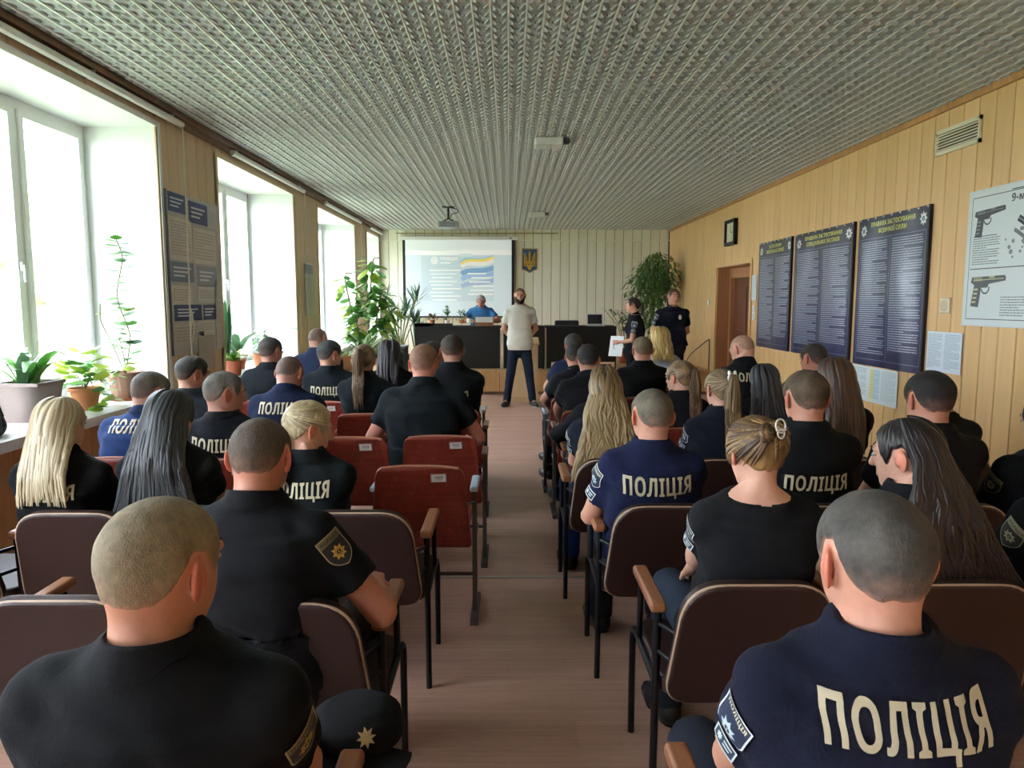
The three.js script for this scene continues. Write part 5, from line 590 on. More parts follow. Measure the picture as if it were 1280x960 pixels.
// lower edge of the hair, as a height over the depth z of the head (front is -z)
const edgePts = [[-0.2, 0.062], [-0.085, 0.062], [-0.066, 0.048], [-0.054, 0.0], [-0.04, -0.028], [-0.026, -0.012], [-0.012, 0.022], [0.02, 0.026], [0.036, 0.0], [0.046, -0.03], [0.066, -0.054], [0.1, -0.062], [0.3, -0.062]];
function edgeAt(z) { let i = 1; while (i < edgePts.length - 1 && edgePts[i][0] < z) i++; const a = edgePts[i - 1], b = edgePts[i]; return lerp(a[1], b[1], clamp((z - a[0]) / (b[0] - a[0]))); }
function locks() {
  const pos = [], nor = [], col = [], idx = [];
  return { add(pts, r, flat, c, center, sides = 5) {   // r(t)
    const n = pts.length, base = pos.length / 3; for (let i = 0; i < n; i++) { const t = i / (n - 1), p = pts[i], tan = norm3(sub3(pts[Math.min(n - 1, i + 1)], pts[Math.max(0, i - 1)])); let out = sub3(p, [center[0], Math.min(p[1], center[1]), center[2]]); out = norm3(sub3(out, mul3(tan, dot3(out, tan)))); const side = cross3(tan, out), rad = r(t); for (let k = 0; k < sides; k++) { const a = k / sides * 6.2832, ca = Math.cos(a), sa = Math.sin(a); pos.push(p[0] + rad * (side[0] * ca + out[0] * sa * flat), p[1] + rad * (side[1] * ca + out[1] * sa * flat), p[2] + rad * (side[2] * ca + out[2] * sa * flat)); const nn = norm3([side[0] * ca * flat + out[0] * sa, side[1] * ca * flat + out[1] * sa, side[2] * ca * flat + out[2] * sa]); nor.push(...nn); const v = typeof c === 'function' ? c(t) : c; col.push(...v); } }
    for (let i = 0; i < n - 1; i++) for (let k = 0; k < sides; k++) { const a = base + i * sides + k, b = base + i * sides + (k + 1) % sides; idx.push(a, a + sides, b, b, a + sides, b + sides); }
  }, build() { const g = new THREE.BufferGeometry(); g.setAttribute('position', new THREE.Float32BufferAttribute(pos, 3)); g.setAttribute('normal', new THREE.Float32BufferAttribute(nor, 3)); g.setAttribute('color', new THREE.Float32BufferAttribute(col, 3)); g.setAttribute('uv', new THREE.Float32BufferAttribute(new Float32Array(pos.length / 3 * 2), 2)); g.setIndex(idx); return g; } };
}
function hairOf(o, h, g, c) {
  const base = lin(h.color ?? 0x2c211a), alt = lin(h.alt ?? h.color ?? 0x3a2c22), style = h.style ?? 'short', topT = h.top ?? (style === 'buzz' ? 0.005 : style === 'short' ? 0.013 : 0.012), sideT = h.side ?? (style === 'buzz' ? 0.003 : style === 'short' ? 0.006 : 0.009), long = ['long', 'tail', 'bun'].includes(style);
  const lowBack = long ? 0.02 : 0; let thin = 0;
  const thick = (x, y, z) => {
    let e = edgeAt(z) + (long && z > 0.03 ? -0.012 : 0) + (h.recede ?? 0) * (z < -0.02 ? 1 : 0) + 0.006 * noise3(x * 60, y * 60, z * 60); let d = y - e; const up = sstep(-0.02, 0.06, y); if (h.bald) { const r = Math.hypot(x * 1.1, z - 0.03); d = Math.min(d, 0.045 - y + (z > 0.05 ? 0.02 : 0)); } if (d < -0.012) return -0.006;
    const w = sstep(-0.006, long ? 0.02 : 0.03, d), T = lerp(sideT, topT, up) * (h.back && z > 0 ? h.back : 1); return lerp(-0.004, T + (h.rough ?? 0.001) * noise3(x * 90 + 5, y * 45, z * 90), w);
  };
  const str = h.str ?? (long ? 0.0022 : 0), capF = (x, y, z) => { const t = thick(x, y, z); let d = c.bare(x, y, z) - t; if (str && t > 0) { const a = Math.atan2(x, z + 0.02); d += str * Math.sin(a * 34 + 3 * noise3(x * 20, y * 9, z * 20)) * 0.5 + str * 0.5 * noise3(a * 16, y * 14, 3); } return d; };
  const fadeC = h.fade ? lin(h.fade) : mix3(c.sk, base, 0.45), colF = (x, y, z) => { const t = thick(x, y, z), k = sstep(-0.001, long ? 0.006 : sideT * (h.fadeW ?? 1.6), t), n = 1 + 0.22 * noise3(x * 150, y * 150, z * 150) + 0.16 * noise3(x * 45, y * 30, z * 45); const m = mix3(fadeC, mix3(base, alt, clamp(0.5 + 0.6 * noise3(x * 25, y * 25, z * 25))), k); return [m[0] * n, m[1] * n, m[2] * n]; };
  const cap = surface(capF, [-0.105, -0.11, -0.115], [0.105, 0.14, 0.13], c.cellH * 1.1, colF, (x, y, z) => [Math.atan2(x, z) * 0.09, y]); cap.applyMatrix4(c.M);
  const list = [cap], shapes = [];
  if (long) {
    const lk = locks(), P = (x, y, z) => V(x, y, z).applyMatrix4(c.M).toArray(), col = () => { const k = rnd(), n = rr(0.75, 1.25), m = mix3(base, alt, k * k * 1.1); return [m[0] * n, m[1] * n, m[2] * n]; };
    const push = (p, r) => { for (let k = 0; k < 14; k++) { const d = c.shirtF(p[0], p[1], p[2]) - r - (p[1] > c.N[1] - 0.07 && o.collar !== false ? 0.026 : 0); if (d >= 0) break; p = [p[0] * 0.995, p[1], p[2] + Math.max(0.003, -d * 0.9)]; } return p; };
    const n = (h.n ?? 130) * [0.7, 1.0, 1.75][c.near], LEN = h.len ?? 0.35, wave = h.wave ?? 0.002;
    if (style === 'long') for (let k = 0; k < n; k++) {
      const inner = k % 3 === 0, az = (h.front ? lerp(-2.35, 2.35, rnd()) : lerp(-(h.az ?? 1.9), h.az ?? 1.9, rnd())), sgn = az < 0 ? -1 : 1, rI = ((inner ? 0.009 : 0.006) + rr(0, 0.003)) * (c.near === 2 ? 1 : 1.25) * (h.thick ?? 1), pts = [], ph = rr(0, 6.28), ph2 = rr(0, 6.28), wf = (h.wf ?? 16) * rr(0.8, 1.2), len = LEN * rr(0.82, 1.06), part0 = 0.015 * sgn;
      for (let i = 0; i <= 9; i++) { const el = lerp(1.42, -0.12, i / 9), ce = Math.cos(el), x = Math.sin(az) * ce * (0.077 + rI) + part0 * Math.sin(el), y = 0.012 + Math.sin(el) * (0.095 + rI * 0.8), z = Math.cos(az) * ce * (0.098 + rI) + 0.006; pts.push(P(x, y, z)); }
      const q = pts[pts.length - 1], steps = Math.ceil(len / 0.025), spread = h.spread ?? 0.12; let p = q; const cx = c.Hc[0], cz = c.Hc[2];
      for (let i = 1; i <= steps; i++) { const t = i / steps; p = [p[0] + (p[0] - cx) * spread * 0.09, p[1] - 0.025, p[2] + (p[2] - cz > 0.02 ? -0.001 : 0.004)]; p = push(p, rI * 0.7 + (inner ? 0.002 : 0.009)); const wv = wave * Math.min(1, i / 4); pts.push([p[0] + wv * Math.sin(wf * i * 0.025 * 2 + ph), p[1], p[2] + wv * 0.7 * Math.sin(wf * i * 0.05 + ph2)]); }
      for (let q2 = 0; q2 < 14; q2++) for (let i = 5; i < pts.length - 1; i++) pts[i][2] = Math.max(pts[i][2], 0.5 * (pts[i - 1][2] + pts[i + 1][2]));
      const cc = col(), kt = rr(0.7, 1.2), cd = h.tip ? lin(h.tip).map((v) => v * kt) : null; lk.add(pts, (t) => rI * (0.55 + 0.6 * Math.sin(Math.min(1, t * 1.5) * 1.57)) * (t > 0.8 ? 1 - (t - 0.8) * 4.2 : 1), h.flat ?? 0.5, cd ? (t) => mix3(cc, cd, 0.75 * sstep(0.15, 0.6, t)) : cc, c.Hc);
    }
    if (style === 'tail') {
      const tie = h.tie ?? [0, 0.035, 0.112], m = Math.round(n * 0.6); for (let k = 0; k < m; k++) { const a = rr(0, 6.28), r = Math.sqrt(rnd()) * 0.024, len = LEN * rr(0.75, 1.05), pts = [P(tie[0] * 0.9, tie[1], tie[2] - 0.02)], steps = Math.ceil(len / 0.025), ph = rr(0, 6.28); let p = P(tie[0] + 0.01 * Math.cos(a), tie[1] + 0.012 + 0.01 * Math.sin(a), tie[2] + 0.016); pts.push(p); let vy = 0.4; for (let i = 1; i <= steps; i++) { const t = i / steps; p = [p[0] + (i < 6 ? r * Math.cos(a) * 0.25 : 0) + (h.sway ?? 0) * 0.02, p[1] + (i < 2 ? 0.004 : -0.025), p[2] + (i < 3 ? 0.012 + r * Math.sin(a) * 0.3 : i < 7 ? r * Math.sin(a) * 0.15 - 0.003 : -0.002)]; p = push(p, 0.008); pts.push([p[0] + wave * Math.sin(i * 0.7 + ph), p[1], p[2]]); } const cc = col(); lk.add(pts, (t) => 0.0058 * (0.6 + 0.6 * Math.sin(Math.min(1, t * 1.6) * 1.57)) * (t > 0.75 ? 1 - (t - 0.75) * 3.6 : 1), 0.6, cc, c.Hc); }
      for (let k = 0; k < n * 0.5; k++) { const az = rr(-2.3, 2.3), pts = [], el0 = rr(-0.35, 1.2); for (let i = 0; i <= 7; i++) { const t = i / 7, A = az * (1 - t), el = lerp(el0, 0.3, t), ce = Math.cos(el); pts.push(P(Math.sin(A) * ce * 0.088 + tie[0] * t, 0.012 + Math.sin(el) * 0.103, Math.cos(A) * ce * 0.107 + 0.008)); } lk.add(pts, (t) => 0.0048 * Math.sin(0.3 + t * 2.4), 0.5, col(), c.Hc); }
      const tie3 = new THREE.TorusGeometry(0.018, 0.007, 8, 16); tie3.translate(tie[0], tie[1] + 0.006, tie[2] + 0.008); tie3.applyMatrix4(c.M); shapes.push(['hair_tie', tie3, mat(h.tieCol ?? 0x1a1618, 0.6)]);
    }
    if (style === 'bun') { const b = h.bun ?? [0, 0.05, 0.105]; for (let k = 0; k < n * 0.45; k++) { const az = rr(-2.6, 2.6), pts = [], el0 = rr(-0.6, 1.1); for (let i = 0; i <= 8; i++) { const t = i / 8, A = az * (1 - t * 0.95), el = lerp(el0, 0.5, t), ce = Math.cos(el), r = 1 + 0.12 * t; pts.push(P(Math.sin(A) * ce * 0.09 * r, 0.012 + Math.sin(el) * 0.104 * r, Math.cos(A) * ce * 0.108 * r + 0.008)); } lk.add(pts, (t) => 0.006 * Math.sin(0.3 + t * 2.4), 0.5, col(), c.Hc); } for (let k = 0; k < n * 0.35; k++) { const pts = [], r = rr(0.018, 0.042), a0 = rr(0, 6.28), tilt = rr(-0.6, 0.6); for (let i = 0; i <= 10; i++) { const a = a0 + i * 0.42, rr2 = r * (1 + 0.15 * Math.sin(i)); pts.push(P(b[0] + rr2 * Math.cos(a), b[1] + rr2 * Math.sin(a) * 0.8, b[2] + 0.02 * Math.cos(a * 2 + tilt) + (0.045 - r) * 0.6)); } lk.add(pts, () => 0.0065, 0.7, col(), P(...b)); } }
    list.push(lk.build());
  }
  const m = part('hair', mergeIndexed(list), long ? lockM : shortHairM, g, h.label); for (const s of shapes) part(s[0], s[1], s[2], m);
  if (h.beard) { const bf = (x, y, z) => { const b = sstep(-0.046, -0.058, y - (Math.abs(x) > 0.04 ? 0.035 * sstep(0.04, 0.06, Math.abs(x)) : 0)) * sstep(0.015, -0.015, z) * sstep(-0.14, -0.125, y) * (1 - sstep(0.018, 0.006, Math.hypot(x * 0.7, y + 0.062))), f = -0.004 + 0.011 * b + 0.0015 * noise3(x * 120, y * 120, z * 120); return c.headF(x, y, z) - f; }; const bg = surface(bf, [-0.09, -0.13, -0.13], [0.09, 0.0, 0.02], 0.0065, () => base); bg.applyMatrix4(c.M); part('beard', bg, shortHairM, g); }
  const bl = [-1, 1].map((s) => { const b = tube([[s * 0.047, 0.023, -0.082], [s * 0.033, 0.03, -0.092], [s * 0.014, 0.025, -0.098]], 0.0035, 8, 5); b.applyMatrix4(c.M); return b; }); for (const b of bl) part('eyebrow', b, browM, g);
}
const browM = mat(0x3a2c22, 0.9);

// ---------- the audience: chairs and people ----------
const BLK = 0x0f1014, NAVY = 0x161c30, BLUE = 0x2f4678;
const phoneM = mat(0xdfe2e6, 0.3);
function phone(x, y, z, label, tilt = -0.6) { const t = thing('phone', label, 'phone', [x, y, z]); const g = rbox(0.075, 0.15, 0.009, 0.004, 0, 0, 0); g.rotateX(tilt); part('phone_case', g, phoneM, t); const s = rbox(0.066, 0.138, 0.002, 0.001, 0, 0, 0.0046); s.rotateX(tilt); part('phone_display', s, mat(0x9fb4c4, 0.15), t); return t; }
// empty chairs
placeChair('dark', -1.22, 1.9, 'brown padded chair standing empty beside the one under the broad shouldered man');
placeChair('dark', -2.23, 2.72, 'brown padded chair standing empty between the straight haired blonde woman and window');
placeChair(2, -0.42, 3.45, 'red plywood seat with number tag and pale blue armrest standing empty at the aisle');
placeChair(0, -0.91, 4.2, 'red plywood seat standing empty beside the big man in the black shirt');
placeChair(1, -1.48, 5.75, 'red plywood seat under the young man in the black lettered shirt');
placeChair(3, 1.97, 6.3, 'red plywood seat standing empty by the right wall ahead of the bald man');
const chairWords = new Map();
function seated(kind, o, cx, off) { const D = o.D - (off ?? 0.2); if (kind !== null) placeChair(kind, cx ?? o.x, D, (kind === 'dark' ? 'brown padded chair of ' : 'red plywood seat of ') + (o.seat ?? o.who)); o.label ??= o.who; return person(o); }
// left block, from the rear
seated('dark', { who: 'man with cropped ash blond hair and gold sleeve patch', x: -0.553, D: 1.14, top: 1.285, near: 2, fine: 1, skin: 0xc08468, look: -0.32, roll: -0.03, pitch: 0.12, bulk: 1.06, hair: { style: 'buzz', color: 0x7d6e54, alt: 0x8d7f63, top: 0.009, side: 0.003 }, patchR: 'gold', patchBack: 0.9, shirt: BLK }, -0.57);
seated('dark', { who: 'broad man with cropped brown hair, black shirt and gold patch', x: -0.698, D: 2.05, top: 1.267, near: 2, skin: 0xb97a60, look: 0.08, pitch: 0.2, lean: -0.1, turn: -0.12, bulk: 1.16, arms: 'rest', hair: { style: 'buzz', color: 0x4c4034, top: 0.008 }, patchR: 'gold', patchBack: 0.9, shirt: BLK, trousers: 0x241c1b }, -0.62, 0.17);
seated('dark', { who: 'woman with long straight blonde hair in lettered black shirt', x: -1.787, D: 2.92, top: 1.213, sex: 'f', near: 2, skin: 0xd09a80, look: -0.25, hair: { style: 'long', color: 0xa8997a, alt: 0xcabb98, len: 0.27, wave: 0.0015, spread: 0.25, n: 170, flat: 0.45 }, text: true, textT: 0.68, shirt: BLK }, -1.66);
seated('dark', { who: 'woman whose very long dark hair hides her back', x: -1.347, D: 2.92, top: 1.235, sex: 'f', near: 2, skin: 0xc9957c, look: -0.3, pitch: 0.3, hair: { style: 'long', color: 0x1d2022, alt: 0x33393a, len: 0.36, wave: 0.003, spread: 0.65, n: 190 }, shirt: BLK }, -1.12);
seated('dark', { who: 'woman with tied ash blonde hair looking to the right', x: -0.8, D: 2.92, top: 1.196, sex: 'f', near: 2, skin: 0xd2a088, look: -0.95, pitch: 0.25, armL: [[-0.2, 0.72, -0.32], [-0.8, -0.5, 0.4]], armR: [[-0.06, 0.72, -0.34], [0.6, -0.7, 0.3]], hair: { style: 'tail', color: 0x9a8a68, alt: 0xc4b48c, len: 0.22, tie: [0, -0.045, 0.1], n: 150, tieCol: 0x6a5c44 }, text: true, textT: 0.72, shirt: 0x12191c }, -0.58);
phone(-0.945, 0.765, -3.42, 'white phone in the hands of the ash blonde woman');
seated(0, { who: 'stooping man in a bright blue lettered shirt by the window', x: -1.923, D: 3.95, top: 1.211, near: 1, skin: 0xb98570, look: -0.6, pitch: 0.35, lean: 0.1, bulk: 1.12, hair: { style: 'short', color: 0x4e4740, alt: 0x6a6259, top: 0.014 }, text: true, textT: 0.78, textW: 0.3, shirt: BLUE, collarCol: 0x1f2c50 }, -1.95, 0.3);
seated(1, { who: 'man with grey cropped hair turned to the right', x: -1.47, D: 3.8, top: 1.234, near: 1, skin: 0xb98570, look: -0.9, pitch: 0.15, hair: { style: 'short', color: 0x5d5a52, alt: 0x77736a, top: 0.012 }, text: true, textT: 0.7, shirt: 0x15181f }, -1.42);
seated(2, { who: 'dark haired man sitting under the notice board', x: -2.018, D: 4.7, top: 1.244, near: 1, skin: 0xb88872, look: -0.7, pitch: 0.2, hair: { style: 'short', color: 0x2a2826, top: 0.016 }, shirt: 0x2c313c });
seated(3, { who: 'man with thinning cropped hair in a navy lettered shirt', x: -1.366, D: 4.6, top: 1.252, near: 1, skin: 0xb48270, look: -0.25, pitch: 0.45, lean: 0.02, bulk: 1.08, hair: { style: 'buzz', color: 0x5a4e46, top: 0.003, side: 0.003 }, text: true, textW: 0.29, textT: 0.72, shirt: 0x19233f }, -1.43, 0.24);
seated(1, { who: 'big broad shouldered man with reddish cropped hair', x: -0.508, D: 4.45, top: 1.34, near: 1, skin: 0xc78672, look: -0.15, bulk: 1.24, lean: -0.12, arms: 'rest', hair: { style: 'short', color: 0x7a5844, alt: 0x8a6a52, top: 0.012, side: 0.005 }, shirt: 0x131b20 }, -0.395, 0.2);
seated(0, { who: 'woman with a long light brown ponytail', x: -1.036, D: 5.3, top: 1.291, sex: 'f', near: 1, skin: 0xcb9880, look: -0.1, hair: { style: 'tail', color: 0x5a4634, alt: 0x9a8060, len: 0.42, tie: [-0.01, 0.045, 0.108], n: 110 }, shirt: 0x141b20 }, -0.98);
seated(3, { who: 'man in black lettered shirt with short brown hair near the aisle', x: -0.418, D: 5.5, top: 1.35, near: 1, skin: 0xb98570, look: 0.05, bulk: 1.12, hair: { style: 'short', color: 0x3c342c, top: 0.014, side: 0.004 }, text: true, textT: 0.62, shirt: 0x14181c });
seated(2, { who: 'dark haired man half hidden between two broad backs', x: -0.64, D: 6.3, top: 1.262, near: 0, skin: 0xb98570, look: -0.5, hair: { style: 'short', color: 0x2e2822 }, shirt: 0x14181c }, -0.46);
seated(1, { who: 'man with short dark hair in plain black against the window sill', x: -1.932, D: 6.0, top: 1.309, near: 0, skin: 0xb48270, look: -0.45, bulk: 1.05, hair: { style: 'short', color: 0x3a3632, side: 0.006 }, shirt: 0x181c22 }, -1.99);
seated(null, { who: 'young man in black lettered shirt looking to the right', x: -1.44, D: 5.95, top: 1.285, near: 0, skin: 0xc0907a, look: -0.7, hair: { style: 'short', color: 0x35383a, top: 0.016 }, text: true, textT: 0.66, shirt: 0x141a20 });
seated(0, { who: 'woman with long black hair beside the ponytailed woman', x: -0.97, D: 6.05, top: 1.284, sex: 'f', near: 0, skin: 0xc79078, look: 0.1, hair: { style: 'long', color: 0x1e1a1e, alt: 0x2e262c, len: 0.22, n: 80 }, shirt: 0x14181c });
seated(2, { who: 'bald man in a slate blue shirt in front of the plants', x: -1.804, D: 7.0, top: 1.351, near: 0, skin: 0xbb8a76, look: -0.35, pitch: 0.3, bulk: 1.1, hair: { style: 'buzz', color: 0x6a5c50, top: 0.0015, side: 0.002, fade: 0x9a7462 }, shirt: 0x2b3650 });
// right block, from the rear
seated('dark', { who: 'man with grey cropped hair and cream lettering on navy', x: 0.595, D: 1.16, top: 1.289, near: 2, fine: 1, skin: 0xcf967c, look: 0.06, pitch: 0.08, bulk: 1.04, hair: { style: 'buzz', color: 0x3f3b36, alt: 0x5c5851, top: 0.011, side: 0.0035 }, text: true, textT: 0.785, textW: 0.265, patchL: 'silver', patchBack: 0.75, shirt: 0x14182a }, 0.6);
seated('dark', { who: 'woman with clipped up brown hair in a plain black shirt', x: 0.751, D: 2.2, top: 1.246, sex: 'f', near: 2, skin: 0xd6a48c, look: 0.2, pitch: 0.2, collar: false, bulk: 1.05, hair: { style: 'bun', color: 0x4e3826, alt: 0xa8854e, n: 150 }, patchL: 'silver', shirt: 0x141519, trousers: 0x2a3444, extra: clip }, 0.71);
seated('dark', { who: 'woman with long loose black hair looking to the left', x: 1.213, D: 2.2, top: 1.24, sex: 'f', near: 2, skin: 0xd9a890, look: 0.75, roll: 0.08, pitch: 0.15, hair: { style: 'long', color: 0x161416, alt: 0x2a2424, tip: 0x2a1a18, len: 0.4, wave: 0.014, wf: 14, spread: 0.9, n: 200, az: 1.25, ears: true }, shirt: 0x14161a }, 1.29);
seated('dark', { who: 'policeman with khaki sleeve crest beside the loose black hair', x: 1.77, D: 2.2, top: 1.257, near: 1, skin: 0xc08a72, hair: { style: 'short', color: 0x2a2420 }, patchL: 'khaki', shirt: 0x101114 });
seated('dark', { who: 'young man with cropped hair and silver patches on a navy shirt', x: 0.592, D: 3.0, top: 1.24, near: 2, skin: 0xd29a80, look: 0.18, roll: -0.04, pitch: 0.1, hair: { style: 'buzz', color: 0x5c5446, alt: 0x726a5a, top: 0.009, side: 0.003 }, text: true, textT: 0.68, textW: 0.29, patchL: 'silver', patchBack: 0.6, shirt: 0x1a2140, trousers: 0x20242e, armL: [[-0.03, 0.68, -0.16], [-0.9, -0.4, 0.3]] }, 0.63);
seated('dark', { who: 'man with brown crew cut and cream lettering on black', x: 1.224, D: 3.0, top: 1.313, near: 2, skin: 0xc99078, look: 0.1, hair: { style: 'short', color: 0x4a3c2e, alt: 0x5c4c3a, top: 0.014, side: 0.004 }, text: true, textT: 0.6, shirt: 0x0f1115 }, 1.2);
seated('dark', { who: 'man with thick dark hair sitting below the pinned chart', x: 1.735, D: 3.0, top: 1.306, near: 2, skin: 0xc48c74, look: 0.05, hair: { style: 'short', color: 0x1c1a19, top: 0.018, side: 0.008 }, shirt: 0x111216 }, 1.755);
seated('dark', { who: 'policeman with a khaki sleeve crest close to the orange wall', x: 2.235, D: 3.0, top: 1.21, near: 1, skin: 0xd0a08a, look: 0.2, hair: { style: 'short', color: 0x2a2420 }, patchL: 'khaki', shirt: 0x101114 }, 2.31);
seated('dark', { who: 'woman with very long wavy highlighted blonde hair', x: 0.513, D: 3.85, top: 1.228, sex: 'f', near: 2, skin: 0xd6a48c, look: -0.1, arms: 'lap', hair: { style: 'long', color: 0x43331f, alt: 0x8a7248, tip: 0xa89064, len: 0.42, wave: 0.024, wf: 9, spread: 0.55, n: 190 }, patchL: 'silver', patchBack: 0.6, shirt: 0x171c2c, trousers: 0x22386e }, 0.56);
seated('dark', { who: 'woman with brown hair gathered in a white clip', x: 1.123, D: 3.85, top: 1.244, sex: 'f', near: 1, skin: 0xd6a48c, look: 0.25, hair: { style: 'tail', color: 0x5c4832, alt: 0x9c8560, len: 0.5, tie: [0, 0.055, 0.104], n: 170, tieCol: 0xe6e2da }, patchL: 'silver', shirt: 0x141722, extra: whiteClip });
seated('dark', { who: 'woman with straight chestnut brown hair below the blue banner', x: 1.72, D: 3.85, top: 1.299, sex: 'f', near: 1, skin: 0xc99078, look: 0.05, hair: { style: 'long', color: 0x3c2a20, alt: 0x5a4232, len: 0.34, wave: 0.001, spread: 0.3, n: 130 }, shirt: 0x141419 });
seated('dark', { who: 'person in black by the wall beyond the dark haired man', x: 2.28, D: 3.9, top: 1.2, near: 0, skin: 0xc48c74, pitch: 0.4, look: 0.4, hair: { style: 'short', color: 0x1e1a18 }, shirt: 0x101114 });
seated(0, { who: 'woman with brown hair leaning over in long black sleeves', x: 0.616, D: 4.7, top: 1.176, sex: 'f', near: 1, skin: 0xcb9880, pitch: 0.3, lean: -0.02, sleeve: 'long', armL: [[-0.22, 0.62, -0.3], [-0.9, 0, 0.4]], hair: { style: 'long', color: 0x6a5238, alt: 0x94784e, len: 0.14, n: 80 }, shirt: 0x1a1c20 }, undefined, 0.22);
seated(1, { who: 'woman with a brown ponytail looking to the left', x: 1.103, D: 4.7, top: 1.222, sex: 'f', near: 1, skin: 0xd0a088, look: 0.65, hair: { style: 'tail', color: 0x4a3a2a, alt: 0x9a7c58, len: 0.4, tie: [0.01, 0.03, 0.108], n: 110 }, shirt: 0x141419 });
seated(3, { who: 'woman with smooth shoulder length black hair', x: 1.66, D: 4.75, top: 1.19, sex: 'f', near: 1, skin: 0xc99078, look: 0.3, hair: { style: 'long', color: 0x1c1c20, alt: 0x303036, len: 0.26, spread: 0.7, n: 120 }, shirt: 0x16161c });
seated(2, { who: 'man with short brown hair in front of the banners', x: 2.289, D: 5.5, top: 1.284, near: 1, skin: 0xb97a62, look: 0.45, hair: { style: 'short', color: 0x3a3028, side: 0.006 }, shirt: 0x121317 });
seated(0, { who: 'man in plain black with cropped hair at the aisle', x: 0.6, D: 5.5, top: 1.279, near: 1, skin: 0xc08a74, look: -0.25, turn: 0.12, arms: 'knees', lean: -0.02, bulk: 1.08, hair: { style: 'short', color: 0x2c2825, top: 0.014, side: 0.004, fade: 0x6a5a50 }, shirt: 0x121317 }, undefined, 0.24);
seated(1, { who: 'bald man in black lettered shirt beside the doorway', x: 1.785, D: 5.6, top: 1.339, near: 1, skin: 0xcb9880, look: 0.55, pitch: 0.45, lean: 0.02, bulk: 1.1, hair: { style: 'buzz', color: 0xa27e6a, alt: 0xb08a74, top: 0.0006, side: 0.001, fade: 0xb88a72, beard: false }, text: true, textT: 0.74, shirt: 0x111317 }, undefined, 0.26);
seated(3, { who: 'man with fair cropped hair in a black jacket', x: 1.132, D: 6.2, top: 1.305, near: 1, skin: 0xc48c76, look: 0.1, bulk: 1.1, sleeve: 'long', hair: { style: 'short', color: 0x6a5c46, alt: 0x7c6e54, top: 0.011, side: 0.004 }, shirt: 0x0e0f12 });
seated(2, { who: 'dark haired man leaning forward behind the navy front row man', x: 0.57, D: 6.25, top: 1.248, near: 0, skin: 0xc08a74, look: -0.2, turn: 0.15, lean: 0.0, arms: 'knees', hair: { style: 'short', color: 0x26221f }, shirt: 0x15171c }, undefined, 0.24);
seated(0, { who: 'man in navy leaning forward in the front row at the aisle', x: 0.62, D: 7.0, top: 1.297, near: 0, skin: 0xc08a74, look: -0.1, turn: 0.2, lean: 0.05, arms: 'knees', hair: { style: 'short', color: 0x34302c, side: 0.006 }, shirt: 0x1b2340 }, undefined, 0.26);
seated(1, { who: 'woman with curly golden blonde hair in a pale top', x: 1.444, D: 7.0, top: 1.358, sex: 'f', near: 1, skin: 0xd6a48c, hair: { style: 'long', color: 0xb08f4e, alt: 0xdcc07e, len: 0.2, wave: 0.016, wf: 18, spread: 0.3, n: 130 }, shirt: 0xaab0c0 });
function clip(g, c) { const ring = []; for (const [dx, r] of [[0, 0.016], [0, 0.011]]) { const q = new THREE.TorusGeometry(r, 0.0026, 8, 22); q.scale(1, 1.25, 1); q.translate(dx, r > 0.012 ? 0.074 : 0.05, 0.158); ring.push(q); } const b = rbox(0.034, 0.008, 0.008, 0.003, 0, 0.062, 0.158); for (const q of [...ring, b]) { q.applyMatrix4(c.M); part('hair_clip', q, mat(0xd8d4cc, 0.2, { metalness: 0.3 }), g, 'pale metal hair clip'); } }
function whiteClip(g, c) { for (const s of [-1, 1]) for (let k = 0; k < 4; k++) { const q = new THREE.SphereGeometry(0.0095, 10, 8); q.scale(1, 1.3, 0.8); q.translate(s * 0.017 + s * k * 0.001, 0.088 - k * 0.019, 0.118 + k * 0.006); q.applyMatrix4(c.M); part('hair_clip', q, white, g, 'white claw clip'); } }
// standing people and the man at the desk
person({ label: 'bearded man in white polo and dark blue trousers standing before the lectern', x: 0.182, D: 11.25, top: 1.81, stand: true, near: 1, fine: 1, turn: Math.PI, lean: 0.0, pitch: 0.18, stance: 0.2, arms: 'behind', skin: 0xc08c70, bulk: 0.98, hair: { style: 'buzz', color: 0x2a1d16, top: 0.002, side: 0.003, recede: 0.03, beard: true }, shirt: 0xcfcdc0, trousers: 0x1d2638, hem: -0.12, wrinkle: 0.006, sole: true, extra(g, c) { for (let k = 0; k < 3; k++) { const p = c.march(c.at(0.9 - k * 0.06, 0, -0.3), [0, -c.nb[1], -c.nb[2]].map((v) => -v)); if (p) { const b = new THREE.SphereGeometry(0.006, 8, 6); b.translate(p[0], p[1], p[2] - 0.002); part('button', b, mat(0xaaa698, 0.4), c.shirt); } } } });
person({ label: 'stout policeman with white chest badge standing by the orange wall', x: 2.44, D: 10.9, top: 1.79, stand: true, near: 1, turn: Math.PI + 0.18, lean: -0.03, pitch: 0.0, stance: 0.13, arms: 'behind', skin: 0xc08a70, bulk: 1.12, hair: { style: 'short', color: 0x54402e, top: 0.014, side: 0.006 }, shirt: 0x14192b, trousers: 0x131826, patchL: 'silver', patchR: 'silver', patchBack: -0.7, extra(g, c) { const p = c.march(c.at(0.74, -0.06, -0.35), [0, -c.nb[1], -c.nb[2]].map((v) => -v)); if (p) { const s = new THREE.SphereGeometry(0.03, 14, 10); s.scale(0.8, 1.2, 0.18); s.translate(p[0], p[1], p[2] - 0.004); part('chest_badge', s, white, c.shirt, 'white enamel badge'); } } });
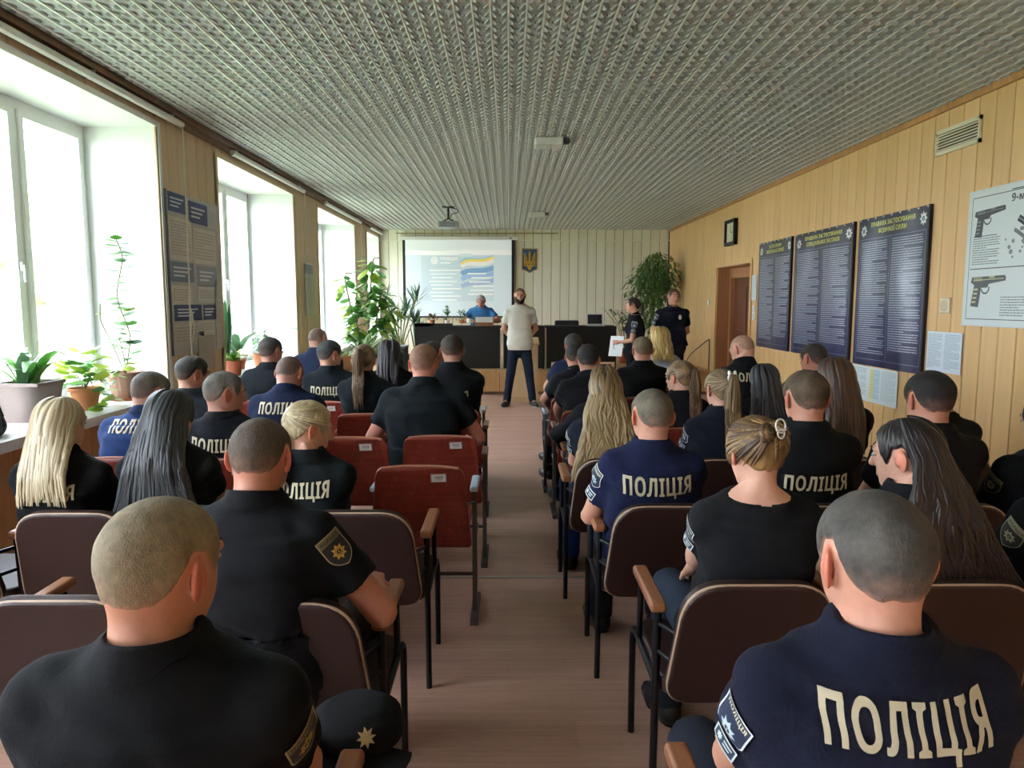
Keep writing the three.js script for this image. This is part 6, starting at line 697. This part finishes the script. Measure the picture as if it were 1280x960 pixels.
person({ label: 'policewoman with dark tied hair holding a white sheet', x: 1.79, D: 10.6, top: 1.665, stand: true, sex: 'f', near: 1, turn: 1.35, lean: -0.02, look: 0.0, pitch: -0.02, stance: 0.1, skin: 0xd09a80, bulk: 1.0, armL: [[-0.06, 1.03, -0.21], [-0.6, -0.5, 0.8]], armR: [[0.03, 1.0, -0.19], [0.6, -0.5, 0.8]], palmL: [0.5, 0, 0.5], palmR: [-0.5, 0, 0.5], hair: { style: 'tail', color: 0x1e1614, alt: 0x2c201c, len: 0.3, tie: [0, 0.0, 0.108], n: 90 }, shirt: 0x12151f, trousers: 0x101218, hem: 0.0, patchL: 'silver', patchBack: 0.1, patchR: 'silver' });
{ const t = thing('white_sheet', 'white paper sheet held by the standing policewoman', 'paper', [1.565, 0.97, -10.6], -0.6); const g = crumpled(0.21, 0.297, 0.004, 4, 3, 8, 8); g.rotateX(-0.25); part('sheet', g, new THREE.MeshStandardMaterial({ color: 0xe9eef2, roughness: 0.7, side: THREE.DoubleSide }), t); }
person({ label: 'grey haired man in a blue polo seated at the black desk', x: -0.504, D: 13.75, top: 1.717 - 0.42, base: 0.42, near: 1, turn: Math.PI, lean: 0.16, pitch: 0.42, bulk: 1.15, skin: 0xb97f66, armL: [[-0.16, 0.84, -0.42], [-0.9, -0.3, 0.3]], armR: [[0.16, 0.84, -0.42], [0.9, -0.3, 0.3]], hair: { style: 'short', color: 0x8d8c86, alt: 0xa9a8a2, top: 0.014, side: 0.007 }, shirt: 0x3c78ae, trousers: 0x1a1d24, hem: 0.05 });
// a cap on the knee in the near row
{ const t = thing('police_cap', 'black peaked cap with silver star resting on the armrest', 'cap', [-0.33, 0.66, -1.52], 0.5); const g = lathe([[0, 0.075], [0.06, 0.072], [0.095, 0.05], [0.1, 0.02], [0.098, 0.0]], 26); part('crown', g, cloth(0x121316), t); const b = new THREE.CylinderGeometry(0.1, 0.1, 0.006, 24, 1, false, -0.9, 1.8); b.scale(1, 1, 1.5); b.translate(0, 0.0, 0.03); part('peak', b, cloth(0x121316), t); const s = new THREE.Shape(); for (let k = 0; k < 16; k++) { const a = k * Math.PI / 8, r = k % 2 ? 0.011 : 0.021; s[k ? 'lineTo' : 'moveTo'](r * Math.cos(a), r * Math.sin(a)); } const e = new THREE.ExtrudeGeometry(s, { depth: 0.004, bevelEnabled: false }); e.rotateX(-0.55); e.translate(-0.01, 0.045, 0.093); part('star_badge', e, mat(0xb8a888, 0.35, { metalness: 0.5 }), t); }
renderer.render(scene, camera);
